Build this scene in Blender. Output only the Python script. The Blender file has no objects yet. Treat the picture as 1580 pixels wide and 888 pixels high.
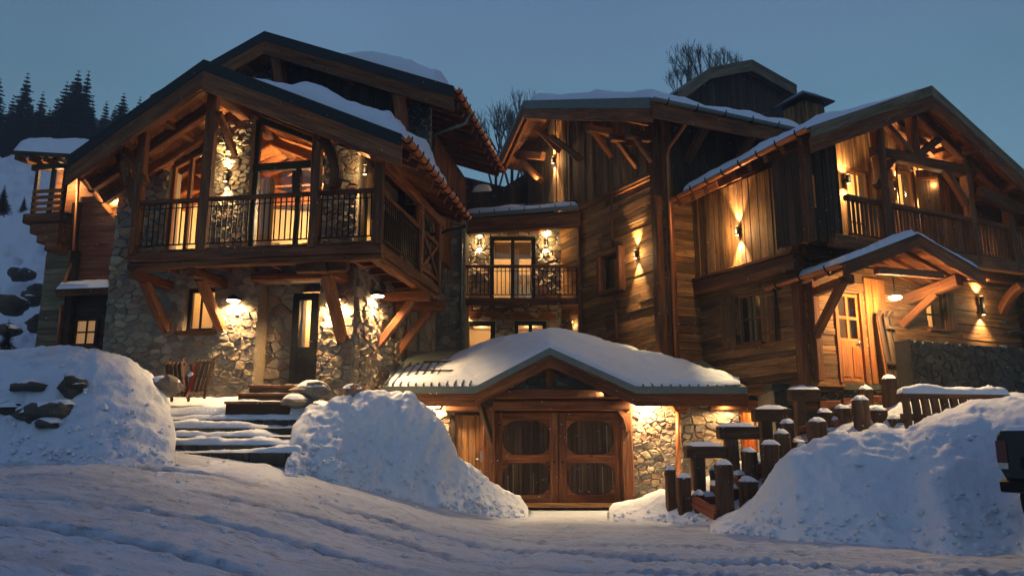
import bpy, math, random, hashlib
import numpy as np
from mathutils import Vector, Matrix
random.seed(7)
rg = np.random.RandomState(7)
SC = bpy.context.scene
COL = SC.collection
# ------------------------------------------------------------------ camera
FPX, PITCH = 1200.0, math.radians(11.3)
cd = bpy.data.cameras.new('camera'); cam = bpy.data.objects.new('camera', cd); COL.objects.link(cam)
cd.sensor_width = 36.0; cd.lens = 36.0*FPX/1580.0; cd.clip_start = .1; cd.clip_end = 2000
cam.location = (0, 0, 0); cam.rotation_euler = (math.radians(90)+PITCH, 0, 0)
SC.camera = cam
# ------------------------------------------------------------------ world (overcast dusk)
wd = bpy.data.worlds.new('World'); SC.world = wd; wd.use_nodes = True
wn = wd.node_tree.nodes; wl = wd.node_tree.links; wn.clear()
wo = wn.new('ShaderNodeOutputWorld'); bg = wn.new('ShaderNodeBackground')
sky = wn.new('ShaderNodeTexSky'); sky.sky_type = 'NISHITA'; sky.sun_disc = False
sky.sun_elevation = math.radians(3); sky.sun_rotation = math.radians(150)
tc = wn.new('ShaderNodeTexCoord'); sep = wn.new('ShaderNodeSeparateXYZ'); wl.new(tc.outputs['Generated'], sep.inputs[0])
ramp = wn.new('ShaderNodeValToRGB'); wl.new(sep.outputs['Z'], ramp.inputs[0])
e = ramp.color_ramp.elements
e[0].position = 0.0; e[0].color = (.070, .158, .215, 1)
e[1].position = .75; e[1].color = (.054, .070, .150, 1)
for p_, c_ in ((.20, (.100, .200, .258, 1)), (.40, (.058, .118, .172, 1)), (.58, (.050, .078, .145, 1))):
    q = e.new(p_); q.color = c_
nz = wn.new('ShaderNodeTexNoise'); nz.inputs['Scale'].default_value = 2.2; nz.inputs['Detail'].default_value = 3
wl.new(tc.outputs['Generated'], nz.inputs['Vector'])
mr = wn.new('ShaderNodeMapRange'); mr.inputs['To Min'].default_value = .78; mr.inputs['To Max'].default_value = 1.22
wl.new(nz.outputs['Fac'], mr.inputs['Value'])
mul = wn.new('ShaderNodeMixRGB'); mul.blend_type = 'MULTIPLY'; mul.inputs[0].default_value = 1
wl.new(ramp.outputs[0], mul.inputs[1]); wl.new(mr.outputs[0], mul.inputs[2])
gd_ = wn.new('ShaderNodeVectorMath'); gd_.operation = 'DOT_PRODUCT'; gd_.inputs[1].default_value = (.10, .97, .20)   # last glow of the dusk, low beyond the roofs
wl.new(tc.outputs['Generated'], gd_.inputs[0]); gr_ = wn.new('ShaderNodeMapRange'); gr_.inputs['From Min'].default_value = .55; gr_.inputs['From Max'].default_value = 1.0
gr_.inputs['To Min'].default_value = .80; gr_.inputs['To Max'].default_value = 1.16; gr_.interpolation_type = 'SMOOTHSTEP'; wl.new(gd_.outputs['Value'], gr_.inputs['Value'])
m2 = wn.new('ShaderNodeMixRGB'); m2.blend_type = 'MULTIPLY'; m2.inputs[0].default_value = 1; wl.new(mul.outputs[0], m2.inputs[1]); wl.new(gr_.outputs[0], m2.inputs[2]); mul = m2
sk = wn.new('ShaderNodeMixRGB'); sk.blend_type = 'ADD'; sk.inputs[0].default_value = .004
wl.new(mul.outputs[0], sk.inputs[1]); wl.new(sky.outputs[0], sk.inputs[2])
wl.new(sk.outputs[0], bg.inputs['Color']); bg.inputs['Strength'].default_value = 2.2
wl.new(bg.outputs[0], wo.inputs['Surface'])
sd = bpy.data.lights.new('sun', 'SUN'); sd.energy = .06; sd.angle = math.radians(25); sd.color = (.75, .82, 1)
so = bpy.data.objects.new('sun', sd); COL.objects.link(so); so.rotation_euler = (math.radians(50), 0, math.radians(-30))
SC.view_settings.view_transform = 'Standard'; SC.view_settings.look = 'None'
SC.view_settings.exposure = 0.0; SC.view_settings.gamma = 1.0
SC.render.engine = 'CYCLES'
cy = SC.cycles
cy.use_denoising = True; cy.max_bounces = 6; cy.diffuse_bounces = 3; cy.glossy_bounces = 2
cy.transparent_max_bounces = 8; cy.transmission_bounces = 3; cy.sample_clamp_indirect = 4.0
cy.caustics_reflective = False; cy.caustics_refractive = False
# ------------------------------------------------------------------ projection maths
cP, sP = math.cos(PITCH), math.sin(PITCH)
def ray(px, py):
    x = (px-790)/FPX; u = (444-py)/FPX
    return np.array([x, cP-u*sP, sP+u*cP])
def at(px, py, Y):
    r = ray(px, py); return r*(Y/r[1])
class Plane:
    """vertical plane: s along a horizontal axis, t = world z, n outward"""
    def __init__(self, O, s, n):
        self.O = np.array([O[0], O[1], 0.]); self.s = np.array([s[0], s[1], 0.]); self.n = np.array([n[0], n[1], 0.])
    def W(self, s, t, n=0.):
        return self.O+self.s*s+self.n*n+np.array([0, 0, t])
    def px(self, px, py, off=0.):
        r = ray(px, py); k = (self.O+self.n*off).dot(self.n)/r.dot(self.n); p = r*k
        return ((p-self.O).dot(self.s), p[2])
    def P(self, px, py, off=0.):
        s, t = self.px(px, py, off); return self.W(s, t, off)
class Frame:
    def __init__(self, O, az):
        a = math.radians(az); self.O = np.array([O[0], O[1], 0.])
        self.e2 = np.array([math.sin(a), math.cos(a), 0.]); self.e1 = np.array([math.cos(a), -math.sin(a), 0.])
    def W(self, a, b, z): return self.O+self.e1*a+self.e2*b+np.array([0, 0, z])
    def front(self, b=0.): return Plane(self.O+self.e2*b, self.e1, -self.e2)
    def left(self, a=0.): return Plane(self.O+self.e1*a, -self.e2, -self.e1)   # s runs towards the viewer: s = -b
    def right(self, a=0.): return Plane(self.O+self.e1*a, self.e2, self.e1)
    def onb(self, px, py, b):
        p = self.front(b).px(px, py); return (p[0], b, p[1])
    def ona(self, px, py, a):
        p = self.left(a).px(px, py); return (a, -p[0], p[1])
    def onz(self, px, py, z):
        r = ray(px, py); p = r*(z/r[2])-self.O; return (p.dot(self.e1), p.dot(self.e2), z)
# ------------------------------------------------------------------ numpy noise
_perm = rg.permutation(512); _val = rg.rand(512)
def vnoise(x, y, z=0):
    x = np.asarray(x, float); y = np.asarray(y, float); z = np.asarray(z, float)+0*x
    xi, yi, zi = np.floor(x).astype(int), np.floor(y).astype(int), np.floor(z).astype(int)
    xf, yf, zf = x-xi, y-yi, z-zi
    f = lambda t: t*t*(3-2*t)
    u, v, w = f(xf), f(yf), f(zf)
    def h(a, b, c): return _val[_perm[(_perm[(_perm[a & 511]+b) & 511]+c) & 511]]
    def L(a, b, t): return a+(b-a)*t
    return L(L(L(h(xi, yi, zi), h(xi+1, yi, zi), u), L(h(xi, yi+1, zi), h(xi+1, yi+1, zi), u), v),
             L(L(h(xi, yi, zi+1), h(xi+1, yi, zi+1), u), L(h(xi, yi+1, zi+1), h(xi+1, yi+1, zi+1), u), v), w)*2-1
def fbm(x, y, z=0, o=4):
    s = 0; a = 1; t = 0
    for i in range(o):
        s = s+a*vnoise(np.asarray(x)*2**i+i*17.3, np.asarray(y)*2**i+i*5.1, z); t += a; a *= .5
    return s/t
def fbm3(x, y, z, o=4):
    s = 0; a = 1; t = 0
    for i in range(o):
        s = s+a*vnoise(np.asarray(x)*2**i+i*17.3, np.asarray(y)*2**i+i*5.1, np.asarray(z)*2**i+i*3.7); t += a; a *= .5
    return s/t
# ------------------------------------------------------------------ materials
def srgb(h):
    c = [int(h[i:i+2], 16)/255 for i in (0, 2, 4)]
    return tuple(((v+.055)/1.055)**2.4 if v > .04 else v/12.92 for v in c)+(1,)
class NT:
    def __init__(self, name):
        self.m = bpy.data.materials.new(name); self.m.use_nodes = True
        self.t = self.m.node_tree; self.n = self.t.nodes; self.l = self.t.links; self.n.clear()
        self.out = self.n.new('ShaderNodeOutputMaterial')
    def add(self, typ, **kw):
        nd = self.n.new(typ)
        for k, v in kw.items():
            if hasattr(nd, k) and k not in ('Scale',): setattr(nd, k, v)
            else: nd.inputs[k].default_value = v
        return nd
    def link(self, a, b): self.l.new(a, b)
    def noise(self, vec, scale, detail=3, rough=.55, mapscale=None):
        if mapscale is not None:
            mp = self.n.new('ShaderNodeMapping'); mp.inputs['Scale'].default_value = mapscale
            self.link(vec, mp.inputs['Vector']); vec = mp.outputs[0]
        nd = self.n.new('ShaderNodeTexNoise'); nd.inputs['Scale'].default_value = scale
        nd.inputs['Detail'].default_value = detail; nd.inputs['Roughness'].default_value = rough
        self.link(vec, nd.inputs['Vector']); return nd.outputs['Fac']
    def ramp(self, fac, stops, interp='LINEAR'):
        nd = self.n.new('ShaderNodeValToRGB'); nd.color_ramp.interpolation = interp; e = nd.color_ramp.elements
        e[0].position, e[0].color = stops[0][0], stops[0][1]; e[1].position, e[1].color = stops[-1][0], stops[-1][1]
        for p, c in stops[1:-1]:
            q = e.new(p); q.color = c
        self.link(fac, nd.inputs[0]); return nd.outputs[0]
    def mix(self, fac, a, b, mode='MIX'):
        nd = self.n.new('ShaderNodeMixRGB'); nd.blend_type = mode
        for i, v in ((0, fac), (1, a), (2, b)):
            if isinstance(v, (int, float)): nd.inputs[i].default_value = v if i == 0 else (v, v, v, 1)
            elif isinstance(v, tuple): nd.inputs[i].default_value = v
            else: self.link(v, nd.inputs[i])
        return nd.outputs[0]
    def math(self, op, a, b=0.):
        nd = self.n.new('ShaderNodeMath'); nd.operation = op
        for i, v in ((0, a), (1, b)):
            if isinstance(v, (int, float)): nd.inputs[i].default_value = v
            else: self.link(v, nd.inputs[i])
        return nd.outputs[0]
    def bsdf(self, col, rough=.8, bump=None, bstr=.3, bdist=.02, metal=0., spec=.3):
        b = self.n.new('ShaderNodeBsdfPrincipled')
        if isinstance(col, tuple): b.inputs['Base Color'].default_value = col
        else: self.link(col, b.inputs['Base Color'])
        if isinstance(rough, (int, float)): b.inputs['Roughness'].default_value = rough
        else: self.link(rough, b.inputs['Roughness'])
        b.inputs['Metallic'].default_value = metal; b.inputs['Specular IOR Level'].default_value = spec
        if bump is not None:
            bn = self.n.new('ShaderNodeBump'); bn.inputs['Strength'].default_value = bstr; bn.inputs['Distance'].default_value = bdist
            self.link(bump, bn.inputs['Height']); self.link(bn.outputs[0], b.inputs['Normal'])
        self.link(b.outputs[0], self.out.inputs['Surface']); return b
    def gc(self):
        """piece coordinates shifted by the piece's own random number"""
        a = self.n.new('ShaderNodeAttribute'); a.attribute_name = 'gc'
        r = self.n.new('ShaderNodeAttribute'); r.attribute_name = 'rnd'
        m = self.n.new('ShaderNodeVectorMath'); m.operation = 'SCALE'; m.inputs[0].default_value = (37.1, 11.7, 53.3)
        self.link(r.outputs['Fac'], m.inputs['Scale'])
        ad = self.n.new('ShaderNodeVectorMath'); ad.operation = 'ADD'
        self.link(a.outputs['Vector'], ad.inputs[0]); self.link(m.outputs[0], ad.inputs[1])
        return ad.outputs[0], r.outputs['Fac']
MATS = {}
def wood(name, dark, mid, light, rough=.78, var=.75, bump=.5):
    t = NT(name); v, r = t.gc()
    g = t.noise(v, 1.0, 5, .65, (1.3, 26, 26)); g2 = t.noise(v, 1.0, 3, .5, (.9, 5, 5)); g3 = t.noise(v, 1.0, 2, .6, (7, 110, 110))
    s = t.math('ADD', t.math('MULTIPLY', g, .6), t.math('MULTIPLY', g2, .4))
    c = t.ramp(s, [(.34, dark), (.5, mid), (.66, light)])
    c = t.mix(t.math('MULTIPLY', g3, .55), c, dark)
    st = t.ramp(t.noise(v, 1.0, 4, .6, (.55, 2.2, 2.2)), [(.42, (0, 0, 0, 1)), (.66, (1, 1, 1, 1))]); c = t.mix(t.math('MULTIPLY', st, .2), c, (.15, .115, .08, 1))
    kn = t.ramp(t.noise(v, 1.0, 1, .4, (5, 9, 9)), [(.70, (0, 0, 0, 1)), (.76, (1, 1, 1, 1))]); c = t.mix(t.math('MULTIPLY', kn, .6), c, dark)
    b = t.math('ADD', t.math('MULTIPLY', r, var), 1-var/2)
    c = t.mix(1.0, c, b, 'MULTIPLY')
    h = t.math('ADD', t.math('MULTIPLY', g, .7), t.math('MULTIPLY', g3, .3))
    t.bsdf(c, rough, h, bump, .02); MATS[name] = t.m
# sunburnt larch, old barn boards, hewn beams
wood('beam_wood', srgb('26140a'), srgb('7a4220'), srgb('aa6c36'), bump=1.0)
wood('old_board', srgb('2c1a0d'), srgb('80552d'), srgb('b5844b'), var=.95, bump=.8)
wood('grey_board', srgb('352c20'), srgb('75674f'), srgb('9c8c70'), var=.8, bump=.8)
wood('red_board', srgb('3c1810'), srgb('85442c'), srgb('a86344'), var=.4)
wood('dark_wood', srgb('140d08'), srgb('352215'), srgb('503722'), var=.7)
wood('honey_wood', srgb('5a2c10'), srgb('9c5a24'), srgb('bd7a38'), var=.4, bump=.25)
wood('post_wood', srgb('26180f'), srgb('5c3d28'), srgb('83603f'), var=.6, bump=.8)
def stone(name, cols, dark=.55):
    t = NT(name); v, r = t.gc()
    n1 = t.noise(v, 5, 5, .65); n2 = t.noise(v, 28, 4, .7); n3 = t.noise(v, 1.6, 2, .5)
    k = len(cols); c = t.ramp(r, [(i/k, x) for i, x in enumerate(cols)], 'CONSTANT')
    c = t.mix(t.math('MULTIPLY', n1, .6), c, cols[0])
    sh = t.math('ADD', t.math('MULTIPLY', n2, 1.1), t.math('ADD', t.math('MULTIPLY', n3, .9), 0.0))
    c = t.mix(1.0, c, sh, 'MULTIPLY')
    h = t.math('ADD', t.math('MULTIPLY', n1, .7), t.math('MULTIPLY', n2, .3))
    t.bsdf(c, .88, h, .9, .05); MATS[name] = t.m
stone('field_stone', [srgb(x) for x in ('82766a', '948672', '736a5e', 'a08b6c', '7e6049', '8a8272', 'a3937a', '69635a', '876a52', '988a76', '7a7264', 'ab9c84')])
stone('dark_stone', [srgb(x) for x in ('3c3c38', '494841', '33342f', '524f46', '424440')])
def simple(name, col, rough=.8, metal=0., nscale=6, amt=.35, bstr=.3, bdist=.02, spec=.3):
    t = NT(name); tcn = t.n.new('ShaderNodeTexCoord'); v = tcn.outputs['Object']
    n = t.noise(v, nscale, 5, .6)
    c = t.mix(1.0, col, t.math('ADD', t.math('MULTIPLY', n, amt*2), 1-amt), 'MULTIPLY')
    t.bsdf(c, rough, n, bstr, bdist, metal, spec); MATS[name] = t.m
simple('mortar', srgb('857a68'), .95, nscale=14, amt=.5, bstr=.8)
simple('plaster', srgb('8a7a62'), .95, nscale=5, amt=.3, bstr=.6)
simple('roof_metal', srgb('23272b'), .45, .6, 3, .3, .1)
simple('zinc', srgb('6c716c'), .5, .4, 4, .25, .1)
simple('copper', srgb('b06a40'), .42, .45, 4, .3, .1)
simple('iron', srgb('17130f'), .55, .5, 9, .3, .2)
simple('black_frame', srgb('14100d'), .5, 0, 9, .3, .2)
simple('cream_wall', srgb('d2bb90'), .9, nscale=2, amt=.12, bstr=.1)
simple('curtain', srgb('c9ad7c'), .95, nscale=3, amt=.2, bstr=.2)
simple('bark', srgb('2c2622'), .95, nscale=12, amt=.4, bstr=.7)
simple('twig', srgb('5a524e'), .95, nscale=12, amt=.3, bstr=.2)
simple('needles', srgb('3c4650'), .95, nscale=2.0, amt=.5, bstr=0)
simple('truck_paint', srgb('0e0d0f'), .3, .2, 2, .2, .02, spec=.6)
simple('rubber', srgb('0d0d0d'), .9, nscale=20, amt=.2)
simple('chrome', srgb('9aa0a4'), .28, .9, 5, .1, .05)
simple('red_lens', srgb('5a1410'), .25, 0, 8, .1, .05, spec=.6)
simple('amber_lens', srgb('b5671e'), .25, 0, 8, .1, .05, spec=.6)
simple('clear_lens', srgb('b8b4a8'), .25, 0, 8, .1, .05, spec=.6)
def snowmat(name, col, dirt=None, dirt_amt=0.):
    t = NT(name); tcn = t.n.new('ShaderNodeTexCoord'); v = tcn.outputs['Object']
    n1 = t.noise(v, 2.2, 5, .6); n2 = t.noise(v, 14, 5, .65); n3 = t.noise(v, 70, 3, .6)
    c = t.mix(t.math('MULTIPLY', n2, .35), col, (col[0]*.78, col[1]*.8, col[2]*.84, 1))
    if dirt:
        d = t.ramp(t.noise(v, 1.0, 6, .72, (.9, 2.2, 2.2)), [(.52, (0, 0, 0, 1)), (.72, (1, 1, 1, 1))])
        c = t.mix(t.math('MULTIPLY', d, dirt_amt), c, dirt)
    h = t.math('ADD', t.math('MULTIPLY', n1, .5), t.math('ADD', t.math('MULTIPLY', n2, .35), t.math('MULTIPLY', n3, .15)))
    t.bsdf(c, .7, h, .75, .09, 0, .25); MATS[name] = t.m
snowmat('snow', (.76, .81, .89, 1)); snowmat('old_snow', (.67, .73, .84, 1), srgb('6d675e'), .35)
def glassmat():
    t = NT('glass'); tr = t.add('ShaderNodeBsdfTransparent'); tr.inputs[0].default_value = (.93, .92, .88, 1)
    gl = t.add('ShaderNodeBsdfGlossy'); gl.inputs['Roughness'].default_value = .04; gl.inputs[0].default_value = (1, 1, 1, 1)
    mx = t.add('ShaderNodeMixShader'); mx.inputs[0].default_value = .05; t.link(tr.outputs[0], mx.inputs[1]); t.link(gl.outputs[0], mx.inputs[2])
    t.link(mx.outputs[0], t.out.inputs['Surface']); MATS['glass'] = t.m
glassmat()
def emit(name, col, s):
    t = NT(name); em = t.add('ShaderNodeEmission'); em.inputs[0].default_value = col; em.inputs[1].default_value = s
    t.link(em.outputs[0], t.out.inputs['Surface']); MATS[name] = t.m
emit('lamp_glow', (1, .62, .25, 1), 14); emit('bulb_glow', (1, .72, .38, 1), 30)
# ------------------------------------------------------------------ object plumbing
WM = {}
def V3(p): return Vector((float(p[0]), float(p[1]), float(p[2])))
def mesh_of(name, V, F, mat, rnd=None, gc=None, smooth=False):
    me = bpy.data.meshes.new(name); V = np.asarray(V, float)
    me.from_pydata(V.tolist(), [], F)
    n = len(V)
    if mat: me.materials.append(MATS[mat])
    a = me.attributes.new('rnd', 'FLOAT', 'POINT')
    r = np.full(n, random.random() if rnd is None else 0.) if (rnd is None or np.isscalar(rnd)) else np.asarray(rnd)
    if rnd is not None and np.isscalar(rnd): r = np.full(n, rnd)
    a.data.foreach_set('value', r.astype(np.float32))
    g = me.attributes.new('gc', 'FLOAT_VECTOR', 'POINT')
    g.data.foreach_set('vector', (V if gc is None else np.asarray(gc)).astype(np.float32).ravel())
    if smooth: me.polygons.foreach_set('use_smooth', [True]*len(me.polygons))
    return me
def link(o, parent, M):
    COL.objects.link(o); M = Matrix.Identity(4) if M is None else M
    WM[o.name] = M
    if parent is not None:
        o.parent = parent; o.matrix_basis = WM[parent.name].inverted() @ M
    else: o.matrix_basis = M
    return o
def obj(name, V, F, mat, parent=None, M=None, rnd=None, gc=None, smooth=False):
    return link(bpy.data.objects.new(name, mesh_of(name, V, F, mat, rnd, gc, smooth)), parent, M)
def tag(o, label=None, cat=None, group=None, kind=None):
    if label: o['label'] = label
    if cat: o['category'] = cat
    if group: o['group'] = group
    if kind: o['kind'] = kind
    return o
def thing(name, label, cat, loc=(0, 0, 0), group=None):
    o = bpy.data.objects.new(name, None); o.empty_display_size = .3
    link(o, None, Matrix.Translation(V3(loc))); return tag(o, label, cat, group)
def basis(O, x, y, z):
    M = Matrix.Identity(4)
    for i, c in enumerate((x, y, z, O)):
        for k in range(3): M[k][i] = float(c[k])
    return M
def nrm(v): v = np.asarray(v, float); return v/max(1e-9, np.linalg.norm(v))
def bar_geo(L, w, h, rings=2, jit=0., ch=.12):
    c = min(w, h)*ch; y, z = w/2, h/2
    sec = [(-y+c, -z), (y-c, -z), (y, -z+c), (y, z-c), (y-c, z), (-y+c, z), (-y, z-c), (-y, -z+c)]
    V = []
    for i in range(rings):
        x = L*i/(rings-1); oy, oz = (random.uniform(-jit, jit), random.uniform(-jit, jit)) if 0 < i < rings-1 else (0, 0)
        k = 1+random.uniform(-jit, jit)*1.5/max(w, .05)
        for a, b in sec: V.append((x, a*k+oy, b*k+oz))
    F = [tuple(range(7, -1, -1)), tuple((rings-1)*8+i for i in range(8))]
    for r in range(rings-1):
        for i in range(8):
            j = (i+1) % 8; F.append((r*8+i, r*8+j, r*8+8+j, r*8+8+i))
    return V, F
def beam(name, parent, P0, P1, w, h, mat='beam_wood', up=(0, 0, 1), jit=None, rings=None):
    P0 = np.asarray(P0, float); P1 = np.asarray(P1, float); d = P1-P0; L = np.linalg.norm(d); x = d/L
    up = np.asarray(up, float)
    if abs(x.dot(nrm(up))) > .98: up = np.array([0, 1., 0])
    y = nrm(np.cross(up, x)); z = np.cross(x, y)
    big = min(w, h) > .11
    if rings is None: rings = max(2, min(9, int(L/.5)+1)) if big else 2
    if jit is None: jit = .008 if big else 0
    V, F = bar_geo(L, w, h, rings, jit)
    return obj(name, V, F, mat, parent, basis(P0, x, y, z))
class Acc:
    def __init__(self): self.V, self.F, self.r, self.g, self.n = [], [], [], [], 0
    def add(self, V, F, M=None, rnd=None, gc=None):
        V = np.asarray(V, float); g = V if gc is None else np.asarray(gc)
        if M is not None:
            A = np.array(M); V = V @ A[:3, :3].T+A[:3, 3]
        self.V.append(V); self.F += [tuple(i+self.n for i in f) for f in F]; self.n += len(V)
        self.r.append(np.full(len(V), random.random() if rnd is None else rnd)); self.g.append(g)
    def bar(self, P0, P1, w, h, up=(0, 0, 1)):
        P0 = np.asarray(P0, float); d = np.asarray(P1, float)-P0; L = np.linalg.norm(d); x = d/L
        up = np.asarray(up, float)
        if abs(x.dot(nrm(up))) > .98: up = np.array([0, 1., 0])
        y = nrm(np.cross(up, x)); z = np.cross(x, y); V, F = bar_geo(L, w, h)
        self.add(V, F, basis(P0, x, y, z))
    def build(self, name, mat, parent=None, smooth=False):
        if not self.n: return None
        return obj(name, np.concatenate(self.V), self.F, mat, parent, None, np.concatenate(self.r), np.concatenate(self.g), smooth)
# pieces (planks, stones ...): the largest 290 of a kind on a thing become objects, the rest one joined part
BINS = {}
def piece(owner, name, V, F, mat, parent, M, size):
    BINS.setdefault((owner.name, name, mat), []).append((size, V, F, parent, M))
def flush_pieces():
    tot = {}
    for (ow, nm, mt), L in BINS.items(): tot.setdefault((ow, nm), []).extend((it[0], mt, i) for i, it in enumerate(L))
    keep = {}
    for k, L in tot.items():
        L.sort(reverse=True); keep[k] = set((m, i) for _, m, i in L[:285])
    for (ow, nm, mt), L in BINS.items():
        K = keep[(ow, nm)]; acc = Acc()
        for i, (sz, V, F, par, M) in enumerate(L):
            if (mt, i) in K: obj(nm, V, F, mt, par, M)
            else: acc.add(V, F, M)
        o = acc.build(nm, mt, bpy.data.objects[ow])
        if o: o['kind'] = 'stuff'
# ------------------------------------------------------------------ 2-D polygons
def clip(poly, a, b, c):
    """keep a*x+b*y <= c"""
    out = []; n = len(poly)
    for i in range(n):
        p, q = poly[i], poly[(i+1) % n]; dp, dq = a*p[0]+b*p[1]-c, a*q[0]+b*q[1]-c
        if dp <= 0: out.append(p)
        if (dp < 0 < dq) or (dq < 0 < dp):
            t = dp/(dp-dq); out.append((p[0]+(q[0]-p[0])*t, p[1]+(q[1]-p[1])*t))
    return out
def area(p): return abs(sum(p[i][0]*p[(i+1) % len(p)][1]-p[(i+1) % len(p)][0]*p[i][1] for i in range(len(p))))/2 if len(p) > 2 else 0
def ccw(p):
    s = sum(p[i][0]*p[(i+1) % len(p)][1]-p[(i+1) % len(p)][0]*p[i][1] for i in range(len(p)))
    return p if s > 0 else p[::-1]
def decompose(poly, holes):
    s0, s1 = min(p[0] for p in poly), max(p[0] for p in poly)
    t0, t1 = min(p[1] for p in poly), max(p[1] for p in poly)
    H = [h for h in holes if h[0] < s1 and h[1] > s0 and h[2] < t1 and h[3] > t0]
    if not H: return [poly]
    xs = sorted(set([s0, s1]+[x for h in H for x in h[:2] if s0 < x < s1])); out = []
    for x0, x1 in zip(xs, xs[1:]):
        col = clip(clip(poly, -1, 0, -x0), 1, 0, x1)
        iv = sorted((h[2], h[3]) for h in H if h[0] < x1-1e-6 and h[1] > x0+1e-6); cur = t0-1
        for a, b in iv+[(t1+1, t1+1)]:
            if a > cur:
                q = clip(clip(col, 0, -1, -cur), 0, 1, a)
                if area(q) > 1e-4: out.append(q)
            cur = max(cur, b)
    return out
def prism_geo(poly, z0, z1, ch=0.):
    poly = ccw(poly); n = len(poly); V = [(x, y, z0) for x, y in poly]
    if ch:
        cx, cy_ = sum(p[0] for p in poly)/n, sum(p[1] for p in poly)/n
        V += [(x, y, z1-ch) for x, y in poly]
        V += [(x-(ch if x > cx else -ch), y-(ch if y > cy_ else -ch), z1) for x, y in poly]; R = 3
    else: V += [(x, y, z1) for x, y in poly]; R = 2
    F = [tuple(range(n-1, -1, -1)), tuple((R-1)*n+i for i in range(n))]
    for r in range(R-1):
        for i in range(n): F.append((r*n+i, r*n+(i+1) % n, (r+1)*n+(i+1) % n, (r+1)*n+i))
    return V, F
def pM(pl, off=0.):
    z = pl.n; x = pl.s; y = np.array([0, 0, 1.])
    if np.dot(np.cross(x, y), z) < 0:   # keep right-handed: flip s
        return basis(pl.O+z*off, x, y, z), True
    return basis(pl.O+z*off, x, y, z), False
def wall_core(name, parent, pl, poly, holes, th, mat, off=0.):
    """solid backing behind the pieces, outer face at off"""
    acc = Acc(); M, flip = pM(pl, off)
    for q in decompose(poly, holes):
        V, F = prism_geo(q, -th, 0)
        if flip: F = [f[::-1] for f in F]
        acc.add(V, F, M)
    return acc.build(name, mat, parent)
def planks(owner, parent, pl, poly, holes=(), d='h', w=.2, gap=.013, th=.03, off=0., mat='old_board', name='plank', maxlen=4.2, prow=.012, t0=None):
    """individual boards covering poly; back face at off"""
    i = 1 if d == 'h' else 0
    lo, hi = min(p[i] for p in poly), max(p[i] for p in poly); c = lo if t0 is None else t0
    while c < hi-.01:
        ww = w*random.uniform(.65, 1.3); c1 = min(c+ww, hi)
        if hi-c1 < .05: c1 = hi
        a, b = (0, 1) if i == 1 else (1, 0)
        tl = random.uniform(-.004, .004)
        strip = clip(clip(poly, -a, -b, -(c+gap/2)), a, b, c1-gap/2)
        if area(strip) > .002:
            for q in decompose(strip, [(h[0], h[1], h[2], h[3]) for h in holes]):
                j = 1-i; l0, l1 = min(p[j] for p in q), max(p[j] for p in q)
                cuts = [l0]
                while l1-cuts[-1] > maxlen: cuts.append(cuts[-1]+random.uniform(.45, .95)*maxlen)
                cuts.append(l1)
                for u0, u1 in zip(cuts, cuts[1:]):
                    aa, bb = (1, 0) if j == 0 else (0, 1)
                    r = clip(clip(q, -aa, -bb, -u0-(gap/3 if u0 > l0 else 0)), aa, bb, u1)
                    if area(r) < .0015: continue
                    m0 = min(p[0] for p in r); m1 = min(p[1] for p in r)
                    P0 = pl.W(m0, m1, off); x = pl.s; y = np.array([0, 0, 1.]); z = pl.n
                    T = th+random.uniform(-prow, prow)
                    loc = [(p[0]-m0, p[1]-m1) for p in r]
                    V, F = prism_geo(loc, 0, max(.008, T), min(.006, T*.3))
                    if np.dot(np.cross(x, y), z) < 0: F = [f[::-1] for f in F]
                    # tilt the outer face slightly (weathered boards never sit flat)
                    k = random.uniform(-.03, .03)
                    V = [(vx, vy, vz+(k*(vy if i == 1 else vx) if vz > .004 else 0)) for vx, vy, vz in V]
                    if j == 1:   # grain coordinates along z
                        V2 = [(vy, -vx, vz) for vx, vy, vz in V]; M = basis(P0, y, -x, z)
                    else: V2, M = V, basis(P0, x, y, z)
                    ctr = pl.W(m0, m1, off); piece(owner, name, V2, F, mat, parent, M, area(r)/max(1., ctr[1])**2)
        c = c1
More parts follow.
